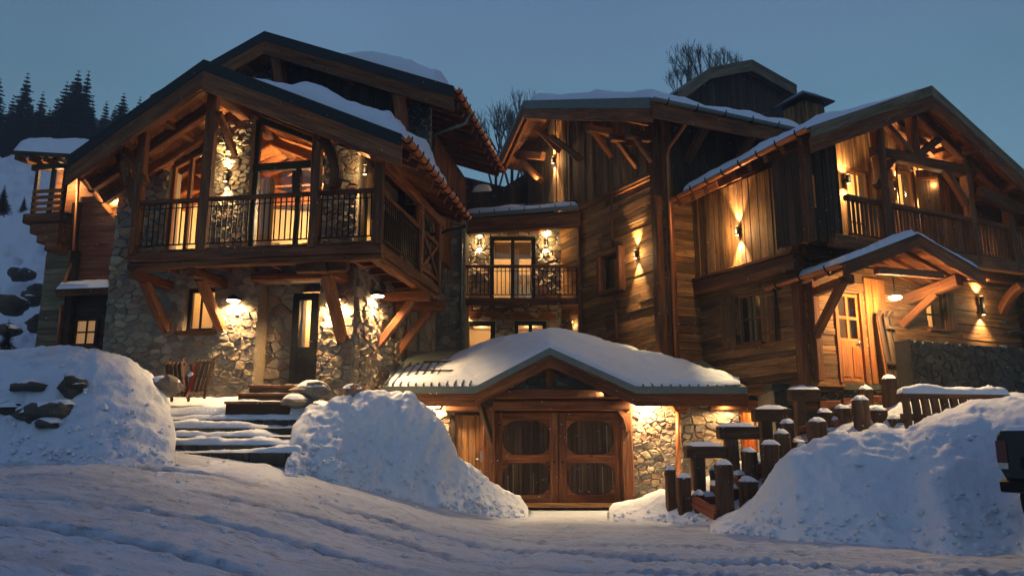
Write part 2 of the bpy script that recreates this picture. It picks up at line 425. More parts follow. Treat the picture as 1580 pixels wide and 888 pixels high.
def stones(owner, parent, pl, poly, holes=(), sw=.42, sh=.27, off=0., depth=.09, mat='field_stone', name='stone', joint=.012):
    s0, s1 = min(p[0] for p in poly), max(p[0] for p in poly); t0, t1 = min(p[1] for p in poly), max(p[1] for p in poly)
    seeds = []; kk = sw/sh; A_ = (s1-s0+2*sw)*(t1-t0+2*sh)
    for rad, cnt in ((1.25, .35), (.85, .8), (.55, 4.0), (.42, 3.0)):
        for _ in range(int(cnt*A_/(sw*sh))):
            p = (random.uniform(s0-sw, s1+sw), random.uniform(t0-sh, t1+sh))
            if all(((p[0]-q[0])/sw)**2+((p[1]-q[1])/sh)**2 > (rad*.5+q[2]*.5)**2 for q in seeds): seeds.append((p[0], p[1], rad))
    seeds = [q[:2] for q in seeds]
    S = np.array(seeds); k = sw/sh; Q = S*np.array([1, k])
    for i in range(len(S)):
        if not (s0-.3*sw < S[i, 0] < s1+.3*sw and t0-.3*sh < S[i, 1] < t1+.3*sh): continue
        dd = ((Q-Q[i])**2).sum(1); nb = np.argsort(dd)[1:15]
        c = [tuple(p) for p in ((S[i, 0]-2*sw, S[i, 1]-2*sh), (S[i, 0]+2*sw, S[i, 1]-2*sh), (S[i, 0]+2*sw, S[i, 1]+2*sh), (S[i, 0]-2*sw, S[i, 1]+2*sh))]
        for j in nb:
            nx, ny = Q[j]-Q[i]; mx, my = (Q[j]+Q[i])/2; l = math.hypot(nx, ny)
            c = clip(c, nx/l, ny*k/l, (nx*mx+ny*my)/l-joint*.5)
            if len(c) < 3: break
        if len(c) < 3: continue
        pc = ccw(list(poly)); n = len(pc)
        for a in range(n):
            p, q = pc[a], pc[(a+1) % n]; ex, ey = q[0]-p[0], q[1]-p[1]
            c = clip(c, ey, -ex, ey*p[0]-ex*p[1])
            if len(c) < 3: break
        if len(c) < 3: continue
        dead = False
        for h in holes:
            b0, b1, b2, b3 = min(p[0] for p in c), max(p[0] for p in c), min(p[1] for p in c), max(p[1] for p in c)
            if b0 < h[1] and b1 > h[0] and b2 < h[3] and b3 > h[2]:
                cx, cy_ = sum(p[0] for p in c)/len(c), sum(p[1] for p in c)/len(c)
                m = max(((h[0]-cx), 1, 0, h[0]), ((cx-h[1]), -1, 0, -h[1]), ((h[2]-cy_), 0, 1, h[2]), ((cy_-h[3]), 0, -1, -h[3]))
                if m[0] < -.12: dead = True; break
                c = clip(c, m[1], m[2], m[3])
                if len(c) < 3: dead = True; break
        if dead or area(c) < .006: continue
        # round: split long edges, pull corners in
        c = ccw(c); cx, cy_ = sum(p[0] for p in c)/len(c), sum(p[1] for p in c)/len(c); ring = []
        m = len(c)
        for a in range(m):
            p, q, o_ = c[a], c[(a+1) % m], c[a-1]
            ring.append((p[0]*.9+(q[0]+o_[0])*.05+random.uniform(-.008, .008), p[1]*.9+(q[1]+o_[1])*.05+random.uniform(-.008, .008)))
            if math.hypot(q[0]-p[0], q[1]-p[1]) > .13:
                jj = random.uniform(-.014, .010); ln = math.hypot(q[0]-p[0], q[1]-p[1])
                ring.append(((p[0]+q[0])/2-(q[1]-p[1])/ln*jj*-1, (p[1]+q[1])/2+(q[0]-p[0])/ln*jj*-1))
        m = len(ring); hgt = depth*random.uniform(.45, 1.25); V = []
        tx, ty = random.uniform(-.16, .16), random.uniform(-.16, .16)
        for sc, hh in ((1, -.04), (.985, hgt*.6), (.86, hgt*.97)):
            for x, y in ring:
                V.append(((x-cx)*sc+random.uniform(-.006, .006), (y-cy_)*sc+random.uniform(-.006, .006), hh+(random.uniform(-.012, .012) if hh > 0 else 0)+(tx*(x-cx)+ty*(y-cy_) if hh > 0 else 0)))
        V.append((0, 0, hgt+random.uniform(-.02, .012)))
        F = []
        for rr in range(2):
            for a in range(m): F.append((rr*m+a, rr*m+(a+1) % m, (rr+1)*m+(a+1) % m, (rr+1)*m+a))
        for a in range(m): F.append((2*m+a, 2*m+(a+1) % m, 3*m))
        if np.dot(np.cross(pl.s, [0, 0, 1.]), pl.n) < 0: F = [f[::-1] for f in F]
        P0 = pl.W(cx, cy_, off)
        piece(owner, name, V, F, mat, parent, basis(P0, pl.s, (0, 0, 1), pl.n), area(c)/max(1, P0[1])**2)
def rect(s0, s1, t0, t1): return [(s0, t0), (s1, t0), (s1, t1), (s0, t1)]
def hrect(pl, x0, y0, x1, y1, off=0.):
    """photo corners (top-left, bottom-right) to s0,s1,t0,t1 on the plane"""
    ym = (y0+y1)/2; xm = (x0+x1)/2
    a, b = pl.px(x0, ym, off)[0], pl.px(x1, ym, off)[0]
    return (min(a, b), max(a, b), pl.px(xm, y1, off)[1], pl.px(xm, y0, off)[1])
def tube(name, parent, pts, r, mat, n=8, smooth=True):
    V, F = [], []; pts = [np.asarray(p, float) for p in pts]
    for i, p in enumerate(pts):
        d = nrm(pts[min(i+1, len(pts)-1)]-pts[max(i-1, 0)]); u = np.array([0, 0, 1.]) if abs(d[2]) < .9 else np.array([1., 0, 0])
        y = nrm(np.cross(u, d)); z = np.cross(d, y)
        for k in range(n):
            a = 2*math.pi*k/n; V.append(p+r*(math.cos(a)*y+math.sin(a)*z))
    for i in range(len(pts)-1):
        for k in range(n): F.append((i*n+k, i*n+(k+1) % n, (i+1)*n+(k+1) % n, (i+1)*n+k))
    F += [tuple(range(n-1, -1, -1)), tuple((len(pts)-1)*n+k for k in range(n))]
    return obj(name, V, F, mat, parent, None, smooth=smooth)
def boxw(name, parent, O, x, y, z, mat, rnd=None):
    """box from corner O with edge vectors x, y, z (world)"""
    O, x, y, z = (np.asarray(v, float) for v in (O, x, y, z))
    lx, ly, lz = (np.linalg.norm(v) for v in (x, y, z)); V = [(i*lx, j*ly, k*lz) for k in (0, 1) for j in (0, 1) for i in (0, 1)]
    F = [(0, 2, 3, 1), (4, 5, 7, 6), (0, 1, 5, 4), (2, 6, 7, 3), (0, 4, 6, 2), (1, 3, 7, 5)]
    if np.dot(np.cross(x, y), z) < 0: F = [f[::-1] for f in F]
    od = np.argsort([-lx, -ly, -lz]); gc = np.array(V)[:, od]   # grain runs along the longest edge
    return obj(name, V, F, mat, parent, basis(O, x/lx, y/ly, z/lz), rnd, gc=gc)
def quadslab(name, parent, P, down, mat, rnd=None):
    """P: 4 world points of the top face, down: offset vector"""
    P = [np.asarray(p, float) for p in P]; down = np.asarray(down, float)
    V = [p-P[0] for p in P]+[p+down-P[0] for p in P]
    F = [(0, 1, 2, 3), (7, 6, 5, 4), (0, 4, 5, 1), (1, 5, 6, 2), (2, 6, 7, 3), (3, 7, 4, 0)]
    M = Matrix.Translation(V3(P[0])); return obj(name, V, F, mat, parent, M, rnd)
def snow_sheet(parent, P, th, name='snow_cover', nu=40, nv=24, edge=.35, seed=0, up=(0, 0, 1), amp=.25, prof=.5, mask=None, lift=.006):
    """P: four corners (00,10,11,01) of the bearing face; snow swells above it"""
    P = [np.asarray(p, float) for p in P]; u, v = np.meshgrid(np.linspace(0, 1, nu), np.linspace(0, 1, nv), indexing='ij')
    X = ((1-u)*(1-v))[..., None]*P[0]+(u*(1-v))[..., None]*P[1]+(u*v)[..., None]*P[2]+((1-u)*v)[..., None]*P[3]
    lu = (np.linalg.norm(P[1]-P[0])+np.linalg.norm(P[2]-P[3]))/2; lv = (np.linalg.norm(P[3]-P[0])+np.linalg.norm(P[2]-P[1]))/2
    d = np.minimum(np.minimum(u, 1-u)*lu, np.minimum(v, 1-v)*lv)/edge; d = np.clip(d, 0, 1)
    h = th*(1-(1-d)**2)**prof*(1+amp*fbm(X[..., 0]*.9+seed, X[..., 1]*.9, X[..., 2]*.9, 4)*1.6)
    h += .03*fbm(X[..., 0]*5+seed, X[..., 1]*5, X[..., 2]*5, 3)*(d > .01)
    if mask is not None: h = h*mask(u, v)
    h = np.maximum(h, 0)+lift; h = np.where(d <= .001, -.012, h)
    X = X+h[..., None]*np.asarray(up, float)
    O = P[0]; V = (X-O).reshape(-1, 3); F = []
    for i in range(nu-1):
        for j in range(nv-1): F.append((i*nv+j, (i+1)*nv+j, (i+1)*nv+j+1, i*nv+j+1))
    a = np.cross(P[1]-P[0], P[3]-P[0])
    if a[2] < 0: F = [f[::-1] for f in F]
    return obj(name, V, F, 'snow', parent, Matrix.Translation(V3(O)), smooth=True)
def lamp_light(kind, parent, P, d, W, col=(1, .69, .31), size=.04, angle=110, blend=.6):
    ld = bpy.data.lights.new('lamp_light', kind); ld.energy = W*8.6; ld.color = col; ld.shadow_soft_size = size
    if kind == 'SPOT': ld.spot_size = math.radians(angle); ld.spot_blend = blend
    o = bpy.data.objects.new('lamp_light', ld)
    if d is None: M = Matrix.Translation(V3(P))
    else:
        z = -nrm(d); x = nrm(np.cross([0, 1, 0] if abs(z[1]) < .9 else [1, 0, 0], z)); y = np.cross(z, x); M = basis(P, x, y, z)
    return link(o, parent, M)
# ------------------------------------------------------------------ building kit
Z = np.array([0, 0, 1.])
def board(name, parent, P0, P1, h, th, n, mat, drop=0.):
    """upright board hanging under the line P0-P1: height h, thickness th along n"""
    P0 = np.asarray(P0, float)-Z*drop; P1 = np.asarray(P1, float)-Z*drop; x = P1-P0; L = np.linalg.norm(x); x = x/L
    k = 5; V = []
    for i in range(k+1):
        j = random.uniform(-.006, .006) if mat != 'roof_metal' else 0
        base = x*L*i/k
        for dz, dn in ((0, 0), (-h+j, 0), (-h+j, -th), (0, -th)): V.append(base+Z*dz+np.asarray(n)*dn)
    F = [(0, 1, 2, 3), (4*k+3, 4*k+2, 4*k+1, 4*k)]
    for i in range(k):
        for a in range(4): F.append((4*i+a, 4*i+4+a, 4*i+4+(a+1) % 4, 4*i+(a+1) % 4))
    V = np.array(V); R = np.array([x, nrm(np.cross(n, x)), n]); gc = V @ R.T
    return obj(name, V, F, mat, parent, Matrix.Translation(V3(P0)), gc=gc)
def half_roof(owner, F0, F1, B0, B1, th=.16, raft=.85, rw=.12, rh=.2, metal=.0, wood_h=.34, nfront=None, gutter='copper', gside=None, mat='roof_metal',
              snow=None, seed=0, soffit=True, woodmat='beam_wood', rstart=.35, brk=.55, metal_mat='roof_metal'):
    """one pitch of a roof: F0/F1 ridge and eave at the front, B0/B1 at the back"""
    F0, F1, B0, B1 = (np.asarray(p, float) for p in (F0, F1, B0, B1))
    P = [F0, F1, B1, B0]; r = quadslab('roof', owner, P, -Z*.05, mat)
    LS = np.linalg.norm(F1-F0); LB = np.linalg.norm(B1-F1)
    if soffit:
        n = max(3, int(LS/.32))
        for i in range(n):
            a, b = (i+.02)/n, (i+.98)/n; d = -Z*(.055+random.uniform(0, .008))
            quadslab('soffit_board', r, [F0+(F1-F0)*a+d, F0+(F1-F0)*b+d, B0+(B1-B0)*b+d, B0+(B1-B0)*a+d], -Z*.03, woodmat)
    n = max(2, int(LB/raft)); dn = -Z*(.1+rh/2)
    for i in range(n+1):
        u = (rstart+i*(LB-rstart-.15)/n)/LB
        beam('rafter', r, F0+(B0-F0)*u+dn, F1+(B1-F1)*u-(F1-F0)/LS*.1+dn, rw, rh, woodmat, jit=.008, rings=5)
    nf = np.asarray(nfront, float) if nfront is not None else nrm(F1-B1)
    if metal: board('edge_flashing', r, F0+nf*.012, F1+nf*.012, metal, .03, nf, metal_mat)
    if wood_h: board('bargeboard', r, F0, F1, wood_h, .07, nf, woodmat, drop=metal*.96)
    if gutter:
        o = nrm(np.cross(B1-F1, Z)); o = o if np.dot(o, F1-F0) > 0 else -o
        g0, g1 = F1+o*.07-Z*.04, B1+o*.07-Z*.04; R = .085; V = []; x = nrm(g1-g0); k = 7
        for q, rr in ((g0, R), (g1, R), (g1, R*.86), (g0, R*.86)):
            for i in range(k):
                a = math.pi*i/(k-1); V.append(q-g0+rr*(-math.cos(a)*o-math.sin(a)*Z))
        F = []
        for a, b in ((0, 1), (2, 3), (1, 2), (3, 0)):
            for i in range(k-1): F.append((a*k+i, b*k+i, b*k+i+1, a*k+i+1))
        g = obj('gutter', V, F, gutter, owner, Matrix.Translation(V3(g0)), smooth=False)
        nb = max(2, int(np.linalg.norm(g1-g0)/brk))
        for i in range(nb):
            q = g0+(g1-g0)*(i+.5)/nb
            tube('gutter_bracket', g, [q+rr for rr in (-o*.1+Z*.05, -o*.1-Z*.02, -o*.06-Z*.08, -Z*.105, o*.06-Z*.08, o*.1-Z*.01, o*.1+Z*.05)], .018, 'iron', 5)
    if snow is not None:
        u0, u1, v0, v1, th_s = snow; L = lambda a, b: (F0*(1-a)+F1*a)*(1-b)+(B0*(1-a)+B1*a)*b
        snow_sheet(r, [L(u0, v0), L(u1, v0), L(u1, v1), L(u0, v1)], th_s, nu=34, nv=34, seed=seed)
    return r
def railing(owner, P0, P1, h=1.0, sp=.13, mat='iron', bw=.027, rail=(.11, .09), railmat='beam_wood', low=.1, name='railing', mid=False, ends=True, flat=None):
    P0 = np.asarray(P0, float); P1 = np.asarray(P1, float); L = np.linalg.norm(P1-P0); x = (P1-P0)/L
    r = beam(name, owner, P0+Z*h, P1+Z*h, rail[0], rail[1], railmat)
    beam('bottom_rail', r, P0+Z*low, P1+Z*low, .05, .05 if mat != 'iron' else .025, railmat if mat != 'iron' else 'iron')
    if mat == 'iron': beam('upper_rod', r, P0+Z*(h-.16), P1+Z*(h-.16), .022, .022, 'iron')
    n = int(L/sp)
    for i in range(n):
        q = P0+x*(i+.5)*L/n
        beam('baluster', r, q+Z*low, q+Z*(h-.03), bw if flat is None else flat[0], bw if flat is None else flat[1], mat if mat == 'iron' else railmat, up=tuple(x))
    return r
def room(parent, pl, hr, depth=2.5, grow=.35, mat='cream_wall', W=20, col=(1, .62, .28), off=-.32, lpos=(.5, .8, .5), growz=None, size=.15):
    s0, s1, t0, t1 = hr; gz = grow if growz is None else growz; s0 -= grow; s1 += grow; t0 -= gz; t1 += gz; V = []
    for n in (off, off-depth):
        for s, t in ((s0, t0), (s1, t0), (s1, t1), (s0, t1)): V.append(pl.W(s, t, n)-pl.W(s0, t0, off))
    F = [(4, 5, 6, 7), (0, 1, 5, 4), (1, 2, 6, 5), (2, 3, 7, 6), (3, 0, 4, 7)]
    o = obj('interior_wall', V, F, mat, parent, Matrix.Translation(V3(pl.W(s0, t0, off))))
    if W: lamp_light('POINT', o, pl.W(s0+(s1-s0)*lpos[0], t0+(t1-t0)*lpos[1], off-depth*lpos[2]), None, W, col, size)
    return o
def window(owner, pl, hr, vs=(.5,), hs=(), fw=.08, off=-.1, frame='dark_wood', depth=2.2, W=20, roomk={}, name='window', curtain=0, sill=True, glass=True, mw=.045):
    s0, s1, t0, t1 = hr; n = pl.n; o = off
    P = lambda s, t: pl.W(s, t, o)
    w = beam(name, owner, P(s0, t1-fw/2), P(s1, t1-fw/2), .1, fw, frame, rings=2)
    for a, b in (((s0, t0+fw/2), (s1, t0+fw/2)),): beam('frame', w, P(*a), P(*b), .1, fw, frame, rings=2)
    for s in (s0+fw/2, s1-fw/2): beam('frame', w, P(s, t0+fw), P(s, t1-fw), fw, .1, frame, up=tuple(n), rings=2)
    for v in vs: s = s0+(s1-s0)*v; beam('muntin', w, P(s, t0+fw), P(s, t1-fw), mw, .05, frame, up=tuple(n), rings=2)
    xs = [s0+fw]+[s0+(s1-s0)*v for v in vs]+[s1-fw]; ys = [t0+fw]+[t0+(t1-t0)*v for v in hs]+[t1-fw]
    for a, b in zip(xs, xs[1:]):
        for v in hs: t = t0+(t1-t0)*v; beam('muntin', w, P(a+mw/2, t), P(b-mw/2, t), .05, mw, frame, rings=2)
        if glass:
            for c, d in zip(ys, ys[1:]):
                boxw('pane', w, pl.W(a, c, o-.012), pl.s*(b-a), Z*(d-c), -n*.008, 'glass')
    if sill: beam('sill', w, P(s0-.06, t0-.03)+n*.1, P(s1+.06, t0-.03)+n*.1, .26, .06, 'beam_wood', rings=2)
    if depth: room(w, pl, hr, depth, W=W, **roomk)
    for k in range(curtain):
        c0, c1 = (s0, s0+(s1-s0)*.3) if k == 0 else (s1-(s1-s0)*.3, s1); m = 16; V = []
        for i in range(m+1):
            s = c0+(c1-c0)*i/m; dz = .03*math.sin(i*1.9)
            V += [pl.W(s, t0+.02, o-.3+dz), pl.W(s, t1, o-.3+dz)]
        V = np.array(V); obj('curtain', V-V[0], [(2*i, 2*i+2, 2*i+3, 2*i+1) for i in range(m)], 'curtain', w, Matrix.Translation(V3(V[0])), smooth=True)
    return w
def lathe(name, parent, C, axis, prof, mat, n=14, smooth=True):
    """prof: (distance along axis, radius)"""
    z = nrm(axis); x = nrm(np.cross(z, [0, 1, 0] if abs(z[1]) < .9 else [1, 0, 0])); y = np.cross(z, x); V = []
    for h, r in prof:
        for k in range(n): a = 2*math.pi*k/n; V.append((r*math.cos(a), r*math.sin(a), h))
    m = len(prof); F = [(i*n+k, i*n+(k+1) % n, (i+1)*n+(k+1) % n, (i+1)*n+k) for i in range(m-1) for k in range(n)]
    F += [tuple(range(n-1, -1, -1)), tuple((m-1)*n+k for k in range(n))]
    return obj(name, V, F, mat, parent, basis(C, x, y, z), smooth=smooth)
def updown(pl, px, py, label, W=18, up=True, down=True, off=.14, r=.055, L=.22, angle=74, group='up and down wall lamps'):
    s, t = pl.px(px, py, off); C = pl.W(s, t, off)
    T = thing('wall_lamp', label, 'wall lamp', C, group)
    lathe('lamp_body', T, C-Z*L/2, Z, [(0, r*.94), (.02, r), (L-.02, r), (L, r*.94)], 'iron')
    beam('bracket', T, C-pl.n*(r*.7), C-pl.n*off*.95, .05, .05, 'iron', rings=2)
    for ok, sg in ((up, 1), (down, -1)):
        if ok:
            lathe('lamp_lens', T, C+Z*sg*(L/2+.002), Z*sg, [(0, r*.7), (.006, r*.7)], 'lamp_glow')
            lamp_light('SPOT', T, C+Z*sg*(L/2+.03), Z*sg-pl.n*.16, W*1.5, angle=angle, size=.02, blend=.9)
    lamp_light('POINT', T, C+pl.n*.16, None, W*.11, size=.06)
    return T
def dome_lamp(pl, px, py, label, W=22, r=.17, off=.2, col=(1, .64, .30)):
    s, t = pl.px(px, py, off); C = pl.W(s, t, off); T = thing('wall_lamp', label, 'wall lamp', C, 'dome lamps on the stone house')
    lathe('lamp_shade', T, C, Z, [(0, r), (.012, r), (.06, r*.8), (.11, r*.4), (.13, .02)], 'iron', 18)
    lathe('lamp_lens', T, C-Z*.004, -Z, [(0, r*.9), (.02, r*.82), (.035, r*.5)], 'bulb_glow', 18)
    beam('bracket', T, C+Z*.09, C+Z*.09-pl.n*off*.97, .04, .04, 'iron', rings=2)
    lamp_light('SPOT', T, C-Z*.06, -Z-pl.n*.2, W, col, .08, 165, .5); return T
def brace(owner, pl, a, b, w=.16, h=.18, o0=0., o1=0., name='brace', mat='beam_wood'):
    """straight beam between photo points a and b, each on its own offset from the plane"""
    return beam(name, owner, pl.P(a[0], a[1], o0), pl.P(b[0], b[1], o1), w, h, mat)
def knee(name, owner, P0, P1, bow, w=.16, h=.18, mat='beam_wood'):
    """curved brace from P0 to P1 bowed by the vector bow"""
    P0 = np.asarray(P0, float); P1 = np.asarray(P1, float); d = nrm(P1-P0); y = nrm(np.cross(d, bow)); V = []; g = []; k = 7; L = np.linalg.norm(P1-P0)
    for i in range(k):
        u = i/(k-1); c = P0+(P1-P0)*u+np.asarray(bow, float)*4*u*(1-u); zz = nrm(np.cross(d, y))
        for a, b in ((-1, -1), (1, -1), (1, 1), (-1, 1)):
            V.append(c+y*a*w/2+zz*b*h/2-P0); g.append((u*L, a*w/2, b*h/2))
    F = [(0, 1, 2, 3), tuple(4*(k-1)+q for q in (3, 2, 1, 0))]+[(4*i+a, 4*i+4+a, 4*i+4+(a+1) % 4, 4*i+(a+1) % 4) for i in range(k-1) for a in range(4)]
    return obj(name, V, F, mat, owner, Matrix.Translation(V3(P0)), gc=g)
def poly_px(pl, pts, off=0.): return [pl.px(x, y, off) for x, y in pts]
def pipe(owner, pts, r=.045, mat='zinc', name='drainpipe'):
    return tube(name, owner, pts, r, mat, 8)
# ================================================================== LEFT CHALET
r0 = at(470, 684, 18.0); A = Frame((r0[0], 18.0), 9.7); W = A.W
PA = A.front(0); PB = A.front(-1.5); PR = A.right(1.05)     # front wall, balcony front, right side wall
AR = thing('left_chalet', 'tall stone and timber chalet on the left with a wide gable and lit balcony', 'chalet', W(-2, 3, 0))
BZ = 4.28                                                     # balcony floor
# --- lower stone front
aL, aR_ = -5.35, 1.05
win1 = hrect(PA, 285, 443, 331, 511); nic = hrect(PA, 396, 435, 447, 592); door = hrect(PA, 447, 448, 491, 592)
low = [(aL, .2), (aR_, .2), (aR_, 4.2), (aL, 4.2)]
holesA = [win1, (nic[0], door[1], nic[2], nic[3])]
wA = wall_core('stone_wall', AR, PA, low, holesA, .3, 'mortar', .018)
stones(AR, wA, PA, low, holesA, .31, .18, 0, .055)
# pier on the left side of the balcony
pier = [(-5.0, 4.2), (-3.95, 4.2), (-3.98, 6.35), (-4.83, 6.6)]
wP = wall_core('stone_pier', AR, PA, [(aL, 4.2), (-3.95, 4.2), (-3.98, 6.8), (aL, 6.1)], [], .5, 'mortar'); stones(AR, wP, PA, [(aL, 4.2), (-3.95, 4.2), (-3.98, 6.8), (aL, 6.1)], [], .34, .22, 0, .07)
# left flank of the battered corner
PLs = A.left(aL+.02); wL = wall_core('stone_wall', AR, PLs, rect(-3.6, -.02, .2, 6.3), [], .3, 'mortar')
# niche: rough plaster jamb beside the door
NI = PA.W; ndep = .55
wall_core('niche_wall', AR, A.front(ndep), rect(nic[0]-.1, nic[1]+.05, nic[2], nic[3]+.1), [], .2, 'mortar')
stones(AR, bpy.data.objects['niche_wall'], A.front(ndep), rect(nic[0]-.05, nic[1]+.02, nic[2], nic[3]+.05), [], .4, .26, 0, .05, mat='field_stone')
beam('lintel', AR, NI(nic[0]-.15, nic[3]+.09, .02), NI(door[1]+.2, nic[3]+.09, .02), .3, .17)
boxw('niche_jamb', AR, NI(nic[0]-.02, nic[2], 0), -PA.s*.14, Z*(nic[3]-nic[2]), -PA.n*.75, 'plaster')
boxw('niche_jamb', AR, NI(door[1]+.02, nic[2], 0), PA.s*.14, Z*(nic[3]-nic[2]), -PA.n*.75, 'plaster')
# entrance door: black frame, tall narrow pane
PD = A.front(.35); d2 = hrect(PD, 449, 452, 488, 592)
dr = boxw('door', AR, PD.W(d2[0], d2[2], 0), PD.s*.17, Z*(d2[3]-d2[2]), -PD.n*.09, 'black_frame')
boxw('door_stile', dr, PD.W(d2[1]-.17, d2[2], 0), PD.s*.17, Z*(d2[3]-d2[2]), -PD.n*.09, 'black_frame')
gb = hrect(PD, 457, 463, 474, 535)
boxw('door_panel', dr, PD.W(d2[0]+.17, d2[2], -.01), PD.s*(d2[1]-d2[0]-.34), Z*(gb[2]-d2[2]), -PD.n*.06, 'black_frame')
boxw('door_head', dr, PD.W(d2[0]+.17, gb[3], -.01), PD.s*(d2[1]-d2[0]-.34), Z*(d2[3]-gb[3]), -PD.n*.06, 'black_frame')
boxw('pane', dr, PD.W(d2[0]+.17, gb[2], -.04), PD.s*(d2[1]-d2[0]-.34), Z*(gb[3]-gb[2]), -PD.n*.01, 'glass')
lathe('handle', dr, PD.W(d2[1]-.09, d2[2]+1.0, .05), PD.s, [(-.12, .014), (.02, .014)], 'chrome', 8)
room(dr, PD, (d2[0]+.1, d2[1]-.1, d2[2]+.2, d2[3]-.1), 1.6, .15, W=11, off=-.14)
# lower window
window(AR, PA, win1, vs=(.42,), fw=.1, off=-.18, frame='black_frame', W=4.5, depth=2.0, name='window')
beam('window_sill', AR, PA.W(win1[0]-.12, win1[2]-.04, .04), PA.W(win1[1]+.12, win1[2]-.04, .04), .3, .09)
# fan of upright stones over the openings is part of the stonework; bench of the balcony above
# --- right side wall, lower
sw1 = hrect(PR, 601, 455, 616, 525); low2 = rect(0.02, 7.1, .2, 4.2)
wR = wall_core('stone_wall', AR, PR, low2, [sw1], .3, 'mortar', .018); stones(AR, wR, PR, rect(0.02, 3.7, .2, 4.2), [sw1], .36, .2, 0, .08)
window(AR, PR, sw1, vs=(), fw=.09, off=-.15, frame='black_frame', W=3, depth=1.5, roomk=dict(grow=.2))
pan = rect(3.75, 6.9, 1.9, 4.1); wall_core('plaster_panel', AR, PR, pan, [], .05, 'plaster', .05)
stones(AR, bpy.data.objects['plaster_panel'], PR, rect(3.85, 6.8, 2.0, 4.0), [], .9, .5, .05, .035, joint=.09)
beam('corner_post', AR, PR.W(3.72, 1.8, .06), PR.W(3.72, 4.2, .06), .14, .14)
# --- upper facade behind the balcony
zt = lambda a: 8.25-(.49*(-1.94-a) if a < -1.94 else .42*(a+1.94))      # underside of the roof
def gpoly(a0, a1, z0, cut=.12): 
    p = [(a0, z0), (a1, z0), (a1, zt(a1)-cut)]
    if a0 < -1.94 < a1: p.append((-1.94, zt(-1.94)-cut))
    return p+[(a0, zt(a0)-cut)]
h = lambda x0, y0, x1, y1: hrect(PA, x0, y0, x1, y1)
g1 = h(322, 130, 390, 385); wp = wall_core('stone_pillar', AR, PA, gpoly(g1[0], g1[1], 4.2), [], .45, 'mortar', .1); stones(AR, wp, PA, gpoly(g1[0], g1[1], 4.2), [], .26, .15, .1, .07)
g2 = h(502, 130, 548, 385); wp2 = wall_core('stone_pillar', AR, PA, gpoly(g2[0], 1.05, 4.2), [], .45, 'mortar', .05); stones(AR, wp2, PA, gpoly(g2[0], 1.05, 4.2), [], .26, .16, .05, .06)
# main window wall: black timber frame with a triangular head
m0, m1 = h(390, 200, 400, 300)[0], g2[0]
wl_ = h(400, 210, 481, 378)
for nm, a, b, ww in (('mullion', (m0+.06, 4.25), (m0+.06, zt(m0)-.2), .13), ('mullion', PA.px(452, 300), PA.px(452, 262), .09), ('mullion', PA.px(488, 378), PA.px(488, 225), .13)):
    beam(nm, AR, PA.W(a[0], a[1], -.1), PA.W(b[0], b[1], -.1), .14, ww, 'black_frame', up=tuple(PA.s))
zc = PA.px(440, 255)[1]; zr = PA.px(440, 305)[1]
beam('transom', AR, PA.W(m0, zc, -.08), PA.W(g2[0], zc, -.08), .16, .2, 'black_frame')
beam('mullion', AR, PA.W(PA.px(457, 300)[0], 4.3, -.1), PA.W(PA.px(457, 300)[0], zc-.1, -.1), .12, .12, 'black_frame', up=tuple(PA.s))
beam('threshold', AR, PA.W(m0, 4.3, -.1), PA.W(g2[0], 4.3, -.1), .16, .1, 'black_frame')
# glazing
def gl(par, pl, poly, off=-.12, th=.012):
    V, F = prism_geo(poly, 0, th); return obj('pane', V, F, 'glass', par, pM(pl, off)[0])
c = PA.px(452, 300)[0]
gw = beam('window', AR, PA.W(m0+.1, zt(m0)-.22, -.1), PA.W(g2[0], zt(g2[0])-.22, -.1), .12, .12, 'black_frame')
gl(gw, PA, rect(m0+.1, c-.04, 4.3, zc-.1)); gl(gw, PA, rect(c+.04, g2[0], 4.3, zc-.1)); gl(gw, PA, [(m0+.1, zc+.1), (g2[0], zc+.1), (g2[0], zt(g2[0])-.25), (m0+.1, zt(m0)-.25)])
# left windows: two sloping-headed lights
l0, l1 = -3.95, g1[0]
wleft = beam('window', AR, PA.W(l0, zt(l0)-.42, -.1), PA.W(l1, zt(l1)-.42, -.1), .14, .1, 'beam_wood')
for x in (l0+.05, PA.px(289, 300)[0], l1-.05): beam('frame', wleft, PA.W(x, 4.3, -.1), PA.W(x, zt(x)-.45, -.1), .1, .11, 'beam_wood', up=tuple(PA.n))
for k in (0, 1):
    a, b = ((l0+.1, PA.px(289, 300)[0]-.05), (PA.px(289, 300)[0]+.05, l1-.1))[k]; gl(wleft, PA, [(a, 4.4), (b, 4.4), (b, zt(b)-.5), (a, zt(a)-.5)])
beam('frame', wleft, PA.W(l0, 4.36, -.1), PA.W(l1, 4.36, -.1), .12, .12, 'beam_wood')
# filler boards between window heads and rafters
planks(AR, AR, PA, [(l0, zt(l0)-.37), (l1, zt(l1)-.37), (l1, zt(l1)-.05), (l0, zt(l0)-.05)], d='h', w=.18, off=-.12, mat='dark_wood', name='board')
